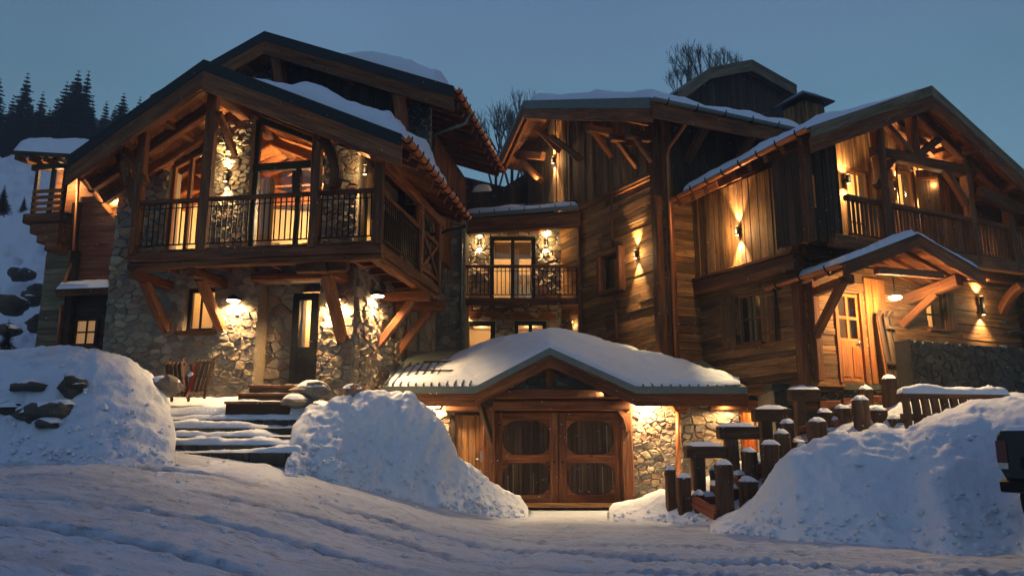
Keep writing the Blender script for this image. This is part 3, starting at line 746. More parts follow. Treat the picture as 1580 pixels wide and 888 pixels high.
# --- the hall behind the glass
IN = thing  # (alias not used for parts)
hall = []
PI = A.front(4.2)
V = [W(a, b, z) for a, b, z in ((-4.8, .5, 4.25), (1.0, .5, 4.25), (1.0, 4.2, 4.25), (-4.8, 4.2, 4.25), (1.0, 4.2, zt(1.0)-.1), (-1.94, 4.2, 8.1), (-4.8, 4.2, zt(-4.8)-.1), (1.0, .35, zt(1.0)-.1), (-1.94, .35, 8.1), (-4.8, .35, zt(-4.8)-.1))]
fl = obj('hall_floor', np.array(V[:4])-V[0], [(0, 1, 2, 3)], 'honey_wood', AR, Matrix.Translation(V3(V[0])))
obj('hall_wall', np.array([V[3], V[2], V[4], V[5], V[6]])-V[3], [(0, 1, 2, 3, 4)], 'cream_wall', AR, Matrix.Translation(V3(V[3])))
obj('hall_ceiling', np.array([V[4], V[5], V[6], V[9], V[8], V[7]])-V[4], [(0, 5, 4, 1), (1, 4, 3, 2)], 'honey_wood', AR, Matrix.Translation(V3(V[4])))
for a, zz in ((1.0, 0), (-4.8, 0)):
    q = [W(a, .5, 4.25), W(a, 4.2, 4.25), W(a, 4.2, zt(a)-.1), W(a, .35, zt(a)-.1)]; obj('hall_wall', np.array(q)-q[0], [(0, 1, 2, 3)], 'cream_wall', AR, Matrix.Translation(V3(q[0])))
for b in (1.3, 2.8):
    for a0, a1 in ((-4.7, -1.94), (-1.94, .95)): beam('ceiling_beam', AR, W(a0, b, zt(a0)-.35), W(a1, b, zt(a1)-.35), .2, .24, 'honey_wood')
    beam('tie_beam', AR, W(-4.7, b, 6.75), W(.95, b, 6.75), .2, .24, 'honey_wood')
    for sgn in (-1, 1): beam('ceiling_strut', AR, W(-1.94, b, 6.8), W(-1.94+sgn*1.4, b, 7.35), .16, .16, 'honey_wood')
for a in (-3.6, .2): beam('purlin', AR, W(a, .6, zt(a)-.5), W(a, 4.1, zt(a)-.5), .2, .22, 'honey_wood')
lamp_light('POINT', AR, W(-.6, 2.2, 6.1), None, 95, (1, .74, .42), .2); lamp_light('POINT', AR, W(-.9, 3.0, 7.2), None, 26, (1, .7, .36), .1); lamp_light('POINT', AR, W(-3.2, 2.0, 5.6), None, 22, (1, .55, .22), .2)
# armchair shapes seen through the glass
arm = thing('round_armchair', 'pale round armchair seen through the big balcony window', 'armchair', W(-.75, 1.6, 4.3))
lathe('seat', arm, W(-.75, 1.6, 4.3), Z, [(0, .45), (.1, .55), (.42, .5), (.45, .2)], 'curtain', 20)
lathe('backrest', arm, W(-.75, 1.95, 4.7), Z, [(0, .5), (.1, .54), (.45, .46), (.55, .3)], 'curtain', 20)
# furniture and fittings of the hall
boxw('chimney_breast', AR, W(-.1, 3.75, 4.25), A.e1*.95, Z*2.5, A.e2*.4, 'plaster'); boxw('fireplace', AR, W(.12, 3.72, 4.45), A.e1*.5, Z*.5, A.e2*.05, 'iron')
boxw('wall_picture', AR, W(-1.35, 4.12, 5.35), A.e1*.8, Z*.55, A.e2*.04, 'dark_wood'); boxw('wall_picture', AR, W(-3.9, 4.12, 5.3), A.e1*.9, Z*.6, A.e2*.04, 'grey_board')
for a in (-1.62, .98): 
    V = []
    for i in range(13): V += [W(a-.22+.035*i, .62+.03*math.sin(i*1.9), 4.3), W(a-.22+.035*i, .62+.03*math.sin(i*1.9), 6.6)]
    V = np.array(V); obj('curtain', V-V[0], [(2*i, 2*i+2, 2*i+3, 2*i+1) for i in range(12)], 'curtain', AR, Matrix.Translation(V3(V[0])), smooth=True)
TBL = thing('dining_table', 'dark dining table inside the hall behind the balcony glass', 'table', W(-.3, 2.6, 4.25)); boxw('tabletop', TBL, W(-1.5, 2.3, 4.98), A.e1*2.1, A.e2*.8, Z*.06, 'dark_wood')
for a in (-1.4, .45):
    for b in (2.4, 2.95): beam('leg', TBL, W(a, b, 4.25), W(a, b, 4.98), .08, .08, 'dark_wood')
FL = thing('floor_lamp', 'slender floor lamp glowing inside the hall left of the black mullion', 'lamp', W(-1.2, 3.3, 4.25)); tube('stem', FL, [W(-1.2, 3.3, 4.25), W(-1.2, 3.3, 5.6)], .02, 'iron', 6); lathe('lamp_shade', FL, W(-1.2, 3.3, 5.55), Z, [(0, .2), (.26, .13)], 'lamp_glow', 14)
# --- balcony
bx0, bx1 = -3.68, 2.1
for i in range(14):
    a0 = bx0+(bx1-bx0)*i/14; boxw('floor_board', AR, W(a0+.005, -1.5, BZ-.05), A.e1*((bx1-bx0)/14-.01), A.e2*(1.5 if a0 < .8 else 4.9), Z*.045, 'beam_wood')
for b, zz, hh, ww in ((-1.47, BZ-.17, .22, .14), (-1.4, BZ-.36, .13, .22)): beam('edge_beam', AR, W(bx0-.12, b, zz), W(bx1+.1, b, zz), ww, hh)
for i in range(9):
    a = bx0+.2+(bx1-bx0-.4)*i/8; beam('joist', AR, W(a, -1.35, BZ-.16), W(a, 0, BZ-.16), .1, .16)
beam('edge_beam', AR, W(bx1, -1.5, BZ-.17), W(bx1, 3.45, BZ-.17), .14, .22); beam('edge_beam', AR, W(bx1-.1, -1.3, BZ-.36), W(bx1-.1, 3.5, BZ-.36), .22, .13)
for i in range(6): beam('joist', AR, W(1.05, -1+i*.9, BZ-.16), W(bx1, -1+i*.9, BZ-.16), .1, .16)
ry = 1.12
pm = PB.px(318, 300)[0]; p4 = PB.px(487, 300)[0]; posts = [bx0, pm, p4, bx1]
for i, a in enumerate(posts):
    top = {0: zt(a)-.1, 1: 8.1, 2: zt(a)-.1, 3: zt(a)-.1}[i]
    beam('post', AR, W(a, -1.5, BZ-.1), W(a, -1.5, top+.15), .2 if i != 1 else .24, .2, up=tuple(A.e2))
for a, b in zip(posts, posts[1:]): railing(AR, W(a+.1, -1.5, BZ), W(b-.1, -1.5, BZ), ry, .125)
railing(AR, W(bx1, -1.4, BZ), W(bx1, 1.6, BZ), ry, .14); beam('post', AR, W(bx1, 1.65, BZ-.1), W(bx1, 1.65, 6.1), .18, .18, up=tuple(A.e2))
beam('post', AR, W(bx1, 3.4, BZ-.1), W(bx1, 3.4, 6.1), .16, .16, up=tuple(A.e2))
for z_, w_ in ((BZ+1.12, .12), (BZ+.12, .1)): beam('side_rail', AR, W(bx1, 1.7, z_), W(bx1, 3.35, z_), .1, w_)
beam('side_brace', AR, W(bx1, 1.8, BZ+.15), W(bx1, 3.3, BZ+1.05), .08, .1); beam('side_brace', AR, W(bx1+.03, 1.8, BZ+1.05), W(bx1+.03, 3.3, BZ+.15), .08, .1)
beam('wall_plate', AR, W(bx1, -1.9, 6.12), W(bx1, 3.9, 6.12), .2, .24); beam('wall_plate', AR, W(-4.4, -1.9, zt(-4.4)-.1), W(-4.4, 1, zt(-4.4)-.1), .2, .24)
# truss members of the gable
beam('ridge_purlin', AR, W(-1.94, -2.05, 8.02), W(-1.94, 2.5, 8.02), .26, .3)
beam('purlin', AR, W(-3.4, -2.0, zt(-3.4)-.02), W(-3.4, 0, zt(-3.4)-.02), .22, .24); beam('purlin', AR, W(.4, -2.0, zt(.4)-.02), W(.4, 0, zt(.4)-.02), .22, .24)
brace(AR, PB, (338, 175), (363, 240), .13, .15, 0, -1.1, 'strut', 'beam_wood')
knee('knee_brace', AR, W(-4.35, -1.4, zt(-4.35)-.3), W(bx0, -1.5, BZ+1.35), A.e1*-.12, .16, .2); knee('knee_brace', AR, PB.P(192, 232), PB.P(225, 285), PB.s*.05, .16, .2)
brace(AR, PB, (192, 250), (208, 318), .18, .2, 0, -.1)
knee('knee_brace', AR, PB.P(499, 215), PB.P(516, 290), PB.s*.15, .22, .22); brace(AR, PB, (470, 175), (515, 215), .2, .22, 0, -.3)
# --- corbels and braces under the balcony
def corbel(a, zf, reach=1.5, drop=1.15, w=.2, pl=None):
    beam('corbel_beam', AR, W(a, .1, zf-.52), W(a, -reach, zf-.52), w, .22); beam('corbel_brace', AR, W(a, -.02, zf-.6-drop), W(a, -reach*.72, zf-.6), w, .2)
for x in (262, 345): corbel(PA.px(x, 460)[0], BZ, 1.45, 1.0)
corbel(.8, BZ, 1.45, 1.35, .24)
beam('corbel_beam', AR, W(.2, -1.25, BZ-.5), W(1.35, -1.25, BZ-.5), .2, .2)
for b in (1.7, 3.3):
    beam('corbel_beam', AR, W(1.0, b, BZ-.62), W(2.35, b, BZ-.62), .26, .26); beam('corbel_brace', AR, W(1.07, b, BZ-1.85), W(1.95, b, BZ-.72), .2, .2)
# --- side wall, upper, dark timber
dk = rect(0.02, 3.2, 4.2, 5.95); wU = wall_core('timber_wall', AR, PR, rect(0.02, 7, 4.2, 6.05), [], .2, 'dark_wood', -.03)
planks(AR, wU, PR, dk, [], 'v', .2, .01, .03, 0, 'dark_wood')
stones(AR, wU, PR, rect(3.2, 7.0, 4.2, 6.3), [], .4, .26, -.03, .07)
# --- lower roof
Fp, Fl, Fr = W(-1.94, -2.1, 8.52), W(-5.13, -2.1, 6.43), W(2.77, -2.1, 6.40)
nA = -A.e2
rl = half_roof(AR, Fp, Fl, W(-1.94, 2.6, 8.52), W(-6.2, 1.9, 5.73), raft=.75, metal=.27, wood_h=.44, nfront=nA, gutter='copper', rw=.2, rh=.22, seed=3, rstart=.5)
rr = half_roof(AR, Fp, Fr, W(-1.94, 4.0, 8.52), W(2.77, 4.0, 6.40), raft=.62, metal=.27, wood_h=.46, nfront=nA, gutter='copper', rw=.12, rh=.2,
               snow=None, seed=1, rstart=.3, brk=.42)
L_ = lambda u, v: (Fp*(1-u)+Fr*u)*(1-v)+(W(-1.94, 4.0, 8.52)*(1-u)+W(2.77, 4.0, 6.40)*u)*v
snow_sheet(rr, [L_(.1, .09), L_(.985, .03), L_(.99, .96), L_(.1, .8)], .85, nu=60, nv=50, seed=1, edge=.5, amp=.35, mask=lambda u, v: .25+.75*np.clip((u-.0)*2.6, 0, 1)*np.where(u > .9, .45, 1.0)*np.clip(.5+v*1.4, 0, 1))
snow_sheet(rl, [Fp*.97+Fl*.03+A.e2*.1, Fp*.04+Fl*.96+A.e2*.1, W(-6.12, 1.9, 5.79), W(-1.94, 2.5, 8.53)], .05, nu=20, nv=20, seed=5, edge=.3)
# --- upper gable
Gp, Gl, Gr = W(-2.77, 2.0, 11.59), W(-6.2, 2.0, 9.88), W(2.84, 2.0, 9.44)
half_roof(AR, Gp, Gl, W(-2.77, 9.2, 11.59), W(-6.2, 9.2, 9.88), metal=.3, wood_h=.42, nfront=nA, gutter=None, seed=3, woodmat='beam_wood', raft=1.2)
ru = half_roof(AR, Gp, Gr, W(-2.77, 9.2, 11.59), W(2.84, 9.2, 9.6), metal=.3, wood_h=.42, nfront=nA, gutter='copper', seed=3, raft=.62, rstart=.35, brk=.5)
M_ = lambda u, v: (Gp*(1-u)+Gr*u)*(1-v)+(W(-2.77, 9.2, 11.59)*(1-u)+W(2.84, 9.2, 9.6)*u)*v
snow_sheet(ru, [M_(.28, .1), M_(.97, .06), M_(.99, .95), M_(.28, .95)], .8, nu=50, nv=40, seed=8, edge=.7, mask=lambda u, v: .35+.65*np.clip(u*3, 0, 1)*np.where(u > .86, .3, 1))
PU = A.front(3.1); zu = lambda a: 11.3-(.5*(-2.77-a) if a < -2.77 else .383*(a+2.77))
up = [(-4.5, 6.9), (1.5, 6.2), (1.5, zu(1.5)-.1), (-2.77, 11.2), (-4.5, zu(-4.5)-.1)]
wUp = wall_core('timber_wall', AR, PU, up, [], .3, 'dark_wood'); planks(AR, wUp, PU, up, [], 'v', .22, .01, .03, 0, 'dark_wood')
for x0, x1 in ((392, 420), (632, 668)):
    a0, a1 = PU.px(x0, 150)[0], PU.px(x1, 150)[0]; q = [(a0, 6.5), (a1, 6.5), (a1, zu(a1)-.2), (a0, zu(a0)-.2)]
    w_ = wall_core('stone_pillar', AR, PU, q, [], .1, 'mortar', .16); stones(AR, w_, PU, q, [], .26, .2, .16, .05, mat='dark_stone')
for a in (-2.77, -.4, 1.3): beam('purlin', AR, W(a, 2.1, zu(a)-.05), W(a, 3.2, zu(a)-.05), .24, .3)
for a in (-2.5, 1.2): knee('knee_brace', AR, W(a, 3.0, zu(a)-1.9), W(a, 2.3, zu(a)-.3), -A.e2*-.1, .3, .26)
PS = A.right(1.5); s1 = rect(3.1, 4.9, 5.6, 9.3)
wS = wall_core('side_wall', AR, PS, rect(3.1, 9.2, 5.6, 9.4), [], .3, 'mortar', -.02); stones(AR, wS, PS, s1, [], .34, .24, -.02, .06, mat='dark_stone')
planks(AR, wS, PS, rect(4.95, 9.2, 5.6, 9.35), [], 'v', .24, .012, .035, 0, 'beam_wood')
# drainpipes
q = [PR.P(0, 0)]
gp = W(2.86, 3.9, 6.3); pipe(AR, [gp, gp-Z*.25-A.e1*.1, W(1.3, 4.6, 6.0), W(1.25, 4.6, 5.8), W(1.25, 4.6, 1.9)], .05)
gp = W(2.93, 3.6, 9.35); pipe(AR, [gp, gp-Z*.3-A.e1*.15, W(1.75, 3.6, 8.75), W(1.62, 3.6, 8.6), W(1.62, 3.6, 6.9)], .05)
gp = W(-6.05, -.6, 6.3)
# stone end pier beside the courtyard
PE = A.front(7.15); pe = [(1.05, 1.5), (2.05, 1.5), (2.0, 7.2), (1.05, 7.2)]
wE = wall_core('stone_pier', AR, PE, pe, [], .5, 'mortar'); stones(AR, wE, PE, pe, [], .3, .2, 0, .06)
pipe(AR, [PE.P(712, 350, .12), PE.P(712, 540, .12)], .045)
# lamps of the left chalet
dome_lamp(PA, 360, 463, 'round dome lamp above the stones between the small window and the door niche', 60)
dome_lamp(PA, 515, 461, 'round dome lamp on the stone wall right of the black entrance door', 75)
dome_lamp(PR, 583, 456, 'dome lamp round the corner under the balcony braces', 85)
PAp = A.front(-.12)
updown(PAp, 348, 273, 'up and down lamp on the stone pillar behind the big balcony post', 26)
updown(PA, 563, 262, 'up and down lamp at the right end of the left chalet balcony', 24)
updown(PR, 684, 392, 'lamp washing the narrow stone pier beside the drainpipe', 14)
updown(PLs, 181, 338, 'up lamp on the left flank lighting the rafters under the left eave', 36, down=False, angle=110)
# ================================================================== FAR LEFT ANNEX
XF = A.front(3.9); XL = A.left(-7.15)
AX = thing('annex_chalet', 'small boarded annex at the far left with a corner balcony and snowy roof', 'chalet', XF.W(-7, 0))
xa = XF.px(112, 400)[0]; xb = XF.px(182, 400)[0]+.4; wz = XF.px(140, 440)[1]; xz0 = XF.px(140, 545)[1]-1
wx = wall_core('board_wall', AX, XF, rect(xa, xb, xz0, 7.6), [], .3, 'dark_wood', -.02)
planks(AX, wx, XF, rect(xa+.1, xb, wz, 7.6), [], 'h', .2, .006, .03, 0, 'red_board', maxlen=6)
beam('trim', AX, XF.W(xa, wz-.1, .04), XF.W(xb, wz-.1, .04), .12, .22, 'dark_wood')
beam('corner_post', AX, XF.W(xa, xz0, .03), XF.W(xa, 7.4, .03), .3, .2, 'dark_wood', up=tuple(A.e2))
w3 = hrect(XF, 104, 492, 153, 534)
window(AX, XF, w3, vs=(.33, .66), hs=(.5,), fw=.07, off=.08, frame='dark_wood', W=0, depth=0, curtain=0)
cu = window(AX, A.front(3.9), (w3[0], w3[1], w3[2], w3[3]), vs=(), fw=.05, off=.04, W=0, depth=0, name='curtained_window', sill=False)
m = 40; V = []
for i in range(m+1):
    s = w3[0]+.3*(w3[1]-w3[0])+.7*(w3[1]-w3[0])*i/m; V += [XF.W(s, w3[2], .02+.012*math.sin(i*1.3)), XF.W(s, w3[3], .02+.012*math.sin(i*1.3))]
emit('curtain_glow', (.85, .42, .13, 1), .55)
V = np.array(V); obj('curtain', V-V[0], [(2*i, 2*i+2, 2*i+3, 2*i+1) for i in range(m)], 'curtain_glow', cu, Matrix.Translation(V3(V[0])))
# awning with a thin snow layer
az0 = XF.px(125, 452)[1]; p = [XF.W(XF.px(84, 455, .9)[0], az0-.05, .9), XF.W(XF.px(168, 455, .9)[0], az0-.05, .9), XF.W(XF.px(168, 440)[0], az0+.35), XF.W(XF.px(95, 440)[0], az0+.35)]
aw = quadslab('awning', AX, p, -Z*.06, 'dark_wood'); snow_sheet(aw, p, .07, nu=30, nv=12, edge=.1, seed=2)
beam('awning_beam', AX, p[0]-Z*.12+A.e2*.1, p[1]-Z*.12+A.e2*.1, .12, .16)
for i in range(8): beam('awning_rafter', aw, p[0]+(p[1]-p[0])*(i+.3)/8-Z*.09, p[3]+(p[2]-p[3])*(i+.3)/8-Z*.09, .06, .07)
pipe(AX, [XF.P(95, 470, .3), XF.P(88, 530, .3)], .04, 'copper')
pipe(AX, [XF.P(122, 262, .12), XF.P(113, 400, .12), XF.P(102, 430, .3), XF.P(98, 455, .5)], .05, 'copper')
# balcony block on corbelled beams
XB = A.front(3.2); bl = hrect(XB, 55, 262, 100, 332)
for i, (x, y) in enumerate(((48, 340), (56, 356), (66, 370), (78, 382))):
    a = XB.px(x, y)[0]; beam('corbel_log', AX, XB.W(a, XB.px(x, y)[1], 0), XB.W(xa+.2, XB.px(x, y)[1], 0), .5, .3, 'beam_wood')
for t_ in np.linspace(bl[2], bl[2]+(bl[3]-bl[2])*.52, 5): beam('balcony_board', AX, XB.W(bl[0]-.05, t_, .05), XB.W(bl[1], t_, .05), .05, .11, 'honey_wood')
for s_ in (bl[0], (bl[0]+bl[1])/2+.05, bl[1]-.02): beam('balcony_post', AX, XB.W(s_, bl[2]-.3, 0), XB.W(s_, bl[3]+.5, 0), .12, .12, 'dark_wood', up=tuple(A.e2))
beam('balcony_beam', AX, XB.W(bl[0]-.2, bl[3]+.1, 0), XB.W(xa+.3, bl[3]+.1, 0), .14, .2, 'dark_wood'); beam('balcony_beam', AX, XB.W(bl[0]-.2, bl[2]-.1, 0), XB.W(xa+.3, bl[2]-.1, 0), .3, .3, 'dark_wood')
wall_core('balcony_wall', AX, A.front(4.1), rect(bl[0]-.1, xa+.3, bl[2]-3.0, bl[3]+.6), [], .2, 'beam_wood')
wall_core('side_wall', AX, A.front(3.7), rect(xa-.72, xa+.3, xz0, bl[2]-1.0), [], .3, 'dark_wood')
planks(AX, AX, A.front(3.68), rect(xa-.72, xa+.1, xz0, bl[2]-1.0), [], 'h', .26, .01, .04, 0, 'grey_board', maxlen=6)
lamp_light('POINT', AX, XB.W((bl[0]+bl[1])/2, bl[3]-.1, -.45), None, 16)
rz = XB.px(60, 240)[1]; pA = [XB.P(20, 232, .5), XB.P(104, 246, .5)]
pq = [pA[0], pA[1]+A.e1*1.6, pA[1]+A.e1*1.6+A.e2*3+Z*.9, pA[0]+A.e2*3+Z*.9]
rx = quadslab('roof', AX, pq, -Z*.14, 'dark_wood'); snow_sheet(rx, pq, .42, nu=40, nv=24, edge=.4, seed=4)
for i in range(7): q0 = pq[0]+(pq[1]-pq[0])*(i+.2)/7; beam('rafter', rx, q0-Z*.2+A.e2*.05, q0-Z*.1+A.e2*1.4, .12, .14)
# ================================================================== CENTRE LINK WITH COURTYARD BALCONY
B = Frame((0, 26.0), 0); PBW = B.front(0); PBB = B.front(-1.2)
BR = thing('link_house', 'recessed stone house between the chalets with a small lit balcony', 'house', (0.7, 26, 0))
x0, x1 = PBW.px(690, 450)[0], PBW.px(874, 450)[0]; zf = PBB.px(800, 459)[1]
bw0 = hrect(PBW, 756, 364, 826, 452); bw0 = (bw0[0], bw0[1], zf+.02, bw0[3]); wq1 = hrect(PBW, 717, 495, 764, 545); wq2 = hrect(PBW, 794, 495, 843, 540)
bp_ = rect(x0, x1, 1.5, 7.4); wB = wall_core('stone_wall', BR, PBW, bp_, [bw0, wq1, wq2], .3, 'mortar'); stones(BR, wB, PBW, bp_, [bw0, wq1, wq2], .36, .2, 0, .1)
window(BR, PBW, bw0, vs=(.5,), fw=.14, off=-.1, frame='black_frame', W=13, depth=3.0, name='balcony_door', sill=False, roomk=dict(grow=.6), mw=.12)
boxw('picture', BR, B.W(.0, 2.9, zf+.5), B.e1*.9, Z*1.15, B.e2*.05, 'grey_board')
boxw('blue_shutter', BR, B.W(.12, 2.85, zf+.62), B.e1*.28, Z*.62, B.e2*.04, 'zinc'); boxw('blue_shutter', BR, B.W(.5, 2.85, zf+.62), B.e1*.28, Z*.62, B.e2*.04, 'zinc')
TLB = thing('table_lamp', 'small glowing table lamp behind the courtyard balcony glass', 'lamp', B.W(1.05, 1.6, zf)); lathe('lamp_shade', TLB, B.W(1.05, 1.6, zf+.85), Z, [(0, .13), (.2, .09)], 'bulb_glow', 12); tube('stem', TLB, [B.W(1.05, 1.6, zf), B.W(1.05, 1.6, zf+.86)], .03, 'iron', 6)
boxw('white_sheer', BR, B.W(-.05, .5, zf+.05), B.e1*.3, Z*2.0, B.e2*.02, 'curtain')
window(BR, PBW, wq1, vs=(), fw=.16, off=-.1, frame='black_frame', W=9, depth=2, sill=False); window(BR, PBW, wq2, vs=(.5,), fw=.13, off=-.1, frame='black_frame', W=8, depth=2, mw=.12, sill=False)
beam('lintel', BR, PBW.P(722, 486, .03), PBW.P(858, 486, .03), .16, .3); beam('lintel', BR, PBW.P(745, 357, .03), PBW.P(838, 355, .03), .14, .2)
p0, p1 = PBB.px(712, 459)[0], PBB.px(893, 459)[0]
for i in range(10): boxw('floor_board', BR, B.W(p0+(p1-p0)*i/10, -1.2, zf-.05), B.e1*((p1-p0)/10-.01), B.e2*1.2, Z*.045, 'beam_wood')
beam('edge_beam', BR, B.W(p0, -1.2, zf-.14), B.W(p1, -1.2, zf-.14), .14, .2)
for a, b in ((p0, (p0+p1)/2), ((p0+p1)/2, p1)): railing(BR, B.W(a, -1.2, zf), B.W(b, -1.2, zf), 1.04, .13)
beam('post', BR, B.W(p0, -1.2, zf), B.W(p0, -1.2, zf+1.05), .08, .08); beam('post', BR, B.W(p1, -1.2, zf-.2), B.W(p1, -1.2, zf+1.1), .1, .1)
e0, e1_ = at(706, 322, 24.9), at(893, 305, 23.8); e0[2] = e1_[2] = 7.45
bk0, bk1 = e0+np.array([0, 3.2, 1.0]), e1_+np.array([0, 3.2, 1.0])
rb = quadslab('roof', BR, [e0, e1_, bk1, bk0], -Z*.1, 'zinc'); snow_sheet(rb, [e0+(bk0-e0)*.02, e1_+(bk1-e1_)*.02, bk1, bk0], .12, nu=50, nv=20, edge=.25, seed=6, amp=.6)
dB = nrm(e1_-e0); nB = np.array([dB[1], -dB[0], 0])
board('edge_flashing', rb, e0+nB*.02, e1_+nB*.02, .13, .03, nB, 'zinc'); board('eave_beam', BR, e0-nB*.12, e1_-nB*.12, .5, .2, nB, 'beam_wood', drop=.15)
for i in range(8): tube('snow_guard', rb, [e0+(e1_-e0)*(i+.5)/8+Z*.0, e0+(e1_-e0)*(i+.5)/8+Z*.12+np.array([0, .1, 0])], .015, 'iron', 5)
tube('snow_rail', rb, [e0+np.array([0, .9, .42]), e1_+np.array([0, .9, .42])], .03, 'iron', 6)
wall_core('back_wall', BR, B.front(3.2), [(-3, 7.0), (4.5, 7.0), (4.5, 11.0), (.9, 10.7), (-.3, 9.9), (-3, 10.6)], [], .2, 'dark_wood', -.03)
planks(BR, BR, B.front(3.2), [(-3, 7.5), (4.4, 7.5), (4.4, 10.8), (-.3, 9.85), (-3, 10.5)], [], 'v', .25, .01, .04, 0, 'dark_wood')
snow_sheet(rb, [at(728, 296, 26.5), at(758, 294, 26.5), at(758, 294, 26.5)+np.array([0, .8, .3]), at(728, 296, 26.5)+np.array([0, .8, .3])], .22, nu=14, nv=10, edge=.3, seed=3)
updown(PBW, 740, 374, 'up and down lamp left of the courtyard balcony door', 30, angle=95); updown(PBW, 843, 374, 'up and down lamp right of the courtyard balcony door', 30, angle=95)
updown(B.front(-.6), 884, 503, 'lamp lighting the corner under the courtyard balcony', 18, down=False)
updown(PBW, 716, 520, 'lamp at the ground floor beside the drainpipe in the courtyard', 14, down=False)
# ================================================================== CENTRE CHALET (its gable faces left)
q0 = at(1035, 684, 20.8); C = Frame((q0[0], 20.8), -25.7); CW = C.left(0); CF = C.front(0); cW = C.W
CR = thing('centre_chalet', 'timber chalet in the middle with slanting board wall and purlins under the eave', 'chalet', cW(1, 2, 0))
zr_ = lambda b: 8.94+.405*(b+1.28) if b < 6.15 else 11.95-.65*(b-6.15)
tr = [CW.px(900, 321), CW.px(1015, 267)]; ztr = lambda s: tr[0][1]+(s-tr[0][0])*(tr[1][1]-tr[0][1])/(tr[1][0]-tr[0][0])
sf = CW.px(866, 400)[0]
low = [(sf, 1.4), (-.12, 1.4), (-.12, ztr(-.12)), (sf, ztr(sf))]
wn1 = hrect(CW, 934, 392, 962, 447)
wc = wall_core('board_wall', CR, CW, [(sf, 1.4), (0, 1.4), (0, 9.0), (-6.15, 11.5), (sf-.5, 11.4)], [wn1], .3, 'dark_wood', -.02)
planks(CR, wc, CW, low, [wn1], 'h', .24, .007, .035, 0, 'old_board', maxlen=5, prow=.02)
s_up = CW.px(858, 250)[0]
planks(CR, wc, CW, [(s_up, ztr(s_up)), (-.12, ztr(-.12)), (-.12, zr_(.12)-.35), (s_up, zr_(-s_up)-.35)], [], 'v', .24, .012, .05, .05, 'old_board', prow=.03)
beam('trim', CR, CW.W(sf, ztr(sf)+.02, .1), CW.W(-.1, ztr(-.1)+.02, .1), .1, .12)
for (xa_, ya), (xb_, yb) in (((944, 300), (1010, 268.5)), ((944, 301), (944, 388)), ((948, 452), (952, 520))):
    beam('trim', CR, CW.P(xa_, ya+3, .06), CW.P(xb_, yb+3, .06), .09, .07, up=tuple(CW.n))
beam('corner_post', CR, CW.W(-.1, 1.4, .05), CW.W(-.1, 9.2, .05), .34, .26, up=tuple(C.e2)); beam('corner_post', CR, CW.W(-.02, 1.4, -.2), CW.W(-.02, 9.2, -.2), .3, .3, up=tuple(C.e2))
beam('wall_post', CR, CW.W(CW.px(897, 400)[0], 1.4, .06), CW.W(CW.px(897, 400)[0], ztr(CW.px(897, 400)[0]), .06), .12, .14, up=tuple(C.e2))
# deep framed small window
w = window(CR, CW, wn1, vs=(), fw=.06, off=-.16, frame='dark_wood', W=1.0, depth=1.2, roomk=dict(grow=.1, mat='old_board'))
for a, b, ww in (((wn1[0]-.12, wn1[2]-.06), (wn1[1]+.12, wn1[2]-.06), .13), ((wn1[0]-.12, wn1[3]+.06), (wn1[1]+.12, wn1[3]+.06), .13)): beam('frame', w, CW.W(*a, .12), CW.W(*b, .12), .24, ww)
for s_ in (wn1[0]-.07, wn1[1]+.07): beam('frame', w, CW.W(s_, wn1[2]-.1, .13), CW.W(s_, wn1[3]+.1, .13), .24, .13, up=tuple(C.e2))
# far bay under the roof
FB = C.left(-.05)
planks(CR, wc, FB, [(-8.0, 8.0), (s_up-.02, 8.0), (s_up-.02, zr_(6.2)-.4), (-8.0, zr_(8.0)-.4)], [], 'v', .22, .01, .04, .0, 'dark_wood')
for a, b, ww in (((790, 237), (838, 241), .3), ((806, 250), (836, 280), .2), ((832, 200), (862, 232), .18), ((852, 212), (895, 245), .18)): brace(CR, CW, a, b, .2, ww, .55, .3, 'corbel_beam' if ww == .3 else 'brace')
lamp_light('SPOT', CR, C.W(-.5, 6.6, 9.2), (-.3, 0, 1), 14, angle=120)
# near purlins with braces
for (x, y) in ((905, 192), (942, 205), (967, 199)):
    a, b, z_ = C.ona(x, y, -1.0); beam('purlin', CR, cW(-1.0, b, z_-.12), cW(.1, b, z_-.12), .22, .26); beam('purlin_brace', CR, cW(-.72, b, z_-.22), cW(0, b, z_-1.0), .15, .16)
for x in (1018,):
    b = 0.15; beam('purlin', CR, cW(-1.1, b, zr_(b)-.5), cW(.1, b, zr_(b)-.5), .24, .26)
# roof
cf0, cf1, cfl = cW(-1.2, 6.15, 11.95), cW(-1.2, -1.28, 8.94), cW(-1.2, 8.6, 10.36)
rc = half_roof(CR, cf0, cf1, cW(6, 6.15, 11.95), cW(4.6, -1.28, 9.02), metal=.30, wood_h=.4, nfront=-C.e1, metal_mat='zinc', raft=.8, gutter='zinc', brk=.9)
half_roof(CR, cf0, cfl, cW(6, 6.15, 11.95), cW(6, 8.6, 10.36), metal=.16, wood_h=.4, nfront=-C.e1, gutter=None, metal_mat='zinc', raft=.9, woodmat='beam_wood')
K_ = lambda u, v: (cf0*(1-u)+cf1*u)*(1-v)+(cW(6, 6.15, 11.95)*(1-u)+cW(4.6, -1.28, 9.02)*u)*v
snow_sheet(rc, [K_(.02, .02), K_(.985, .03), K_(.985, .97), K_(.02, .97)], .30, nu=60, nv=50, edge=.45, seed=9, amp=.5)
board('fascia', CR, cf1+C.e1*.0, cW(4.6, -1.28, 9.02), .42, .06, -C.e2, 'beam_wood', drop=.12)
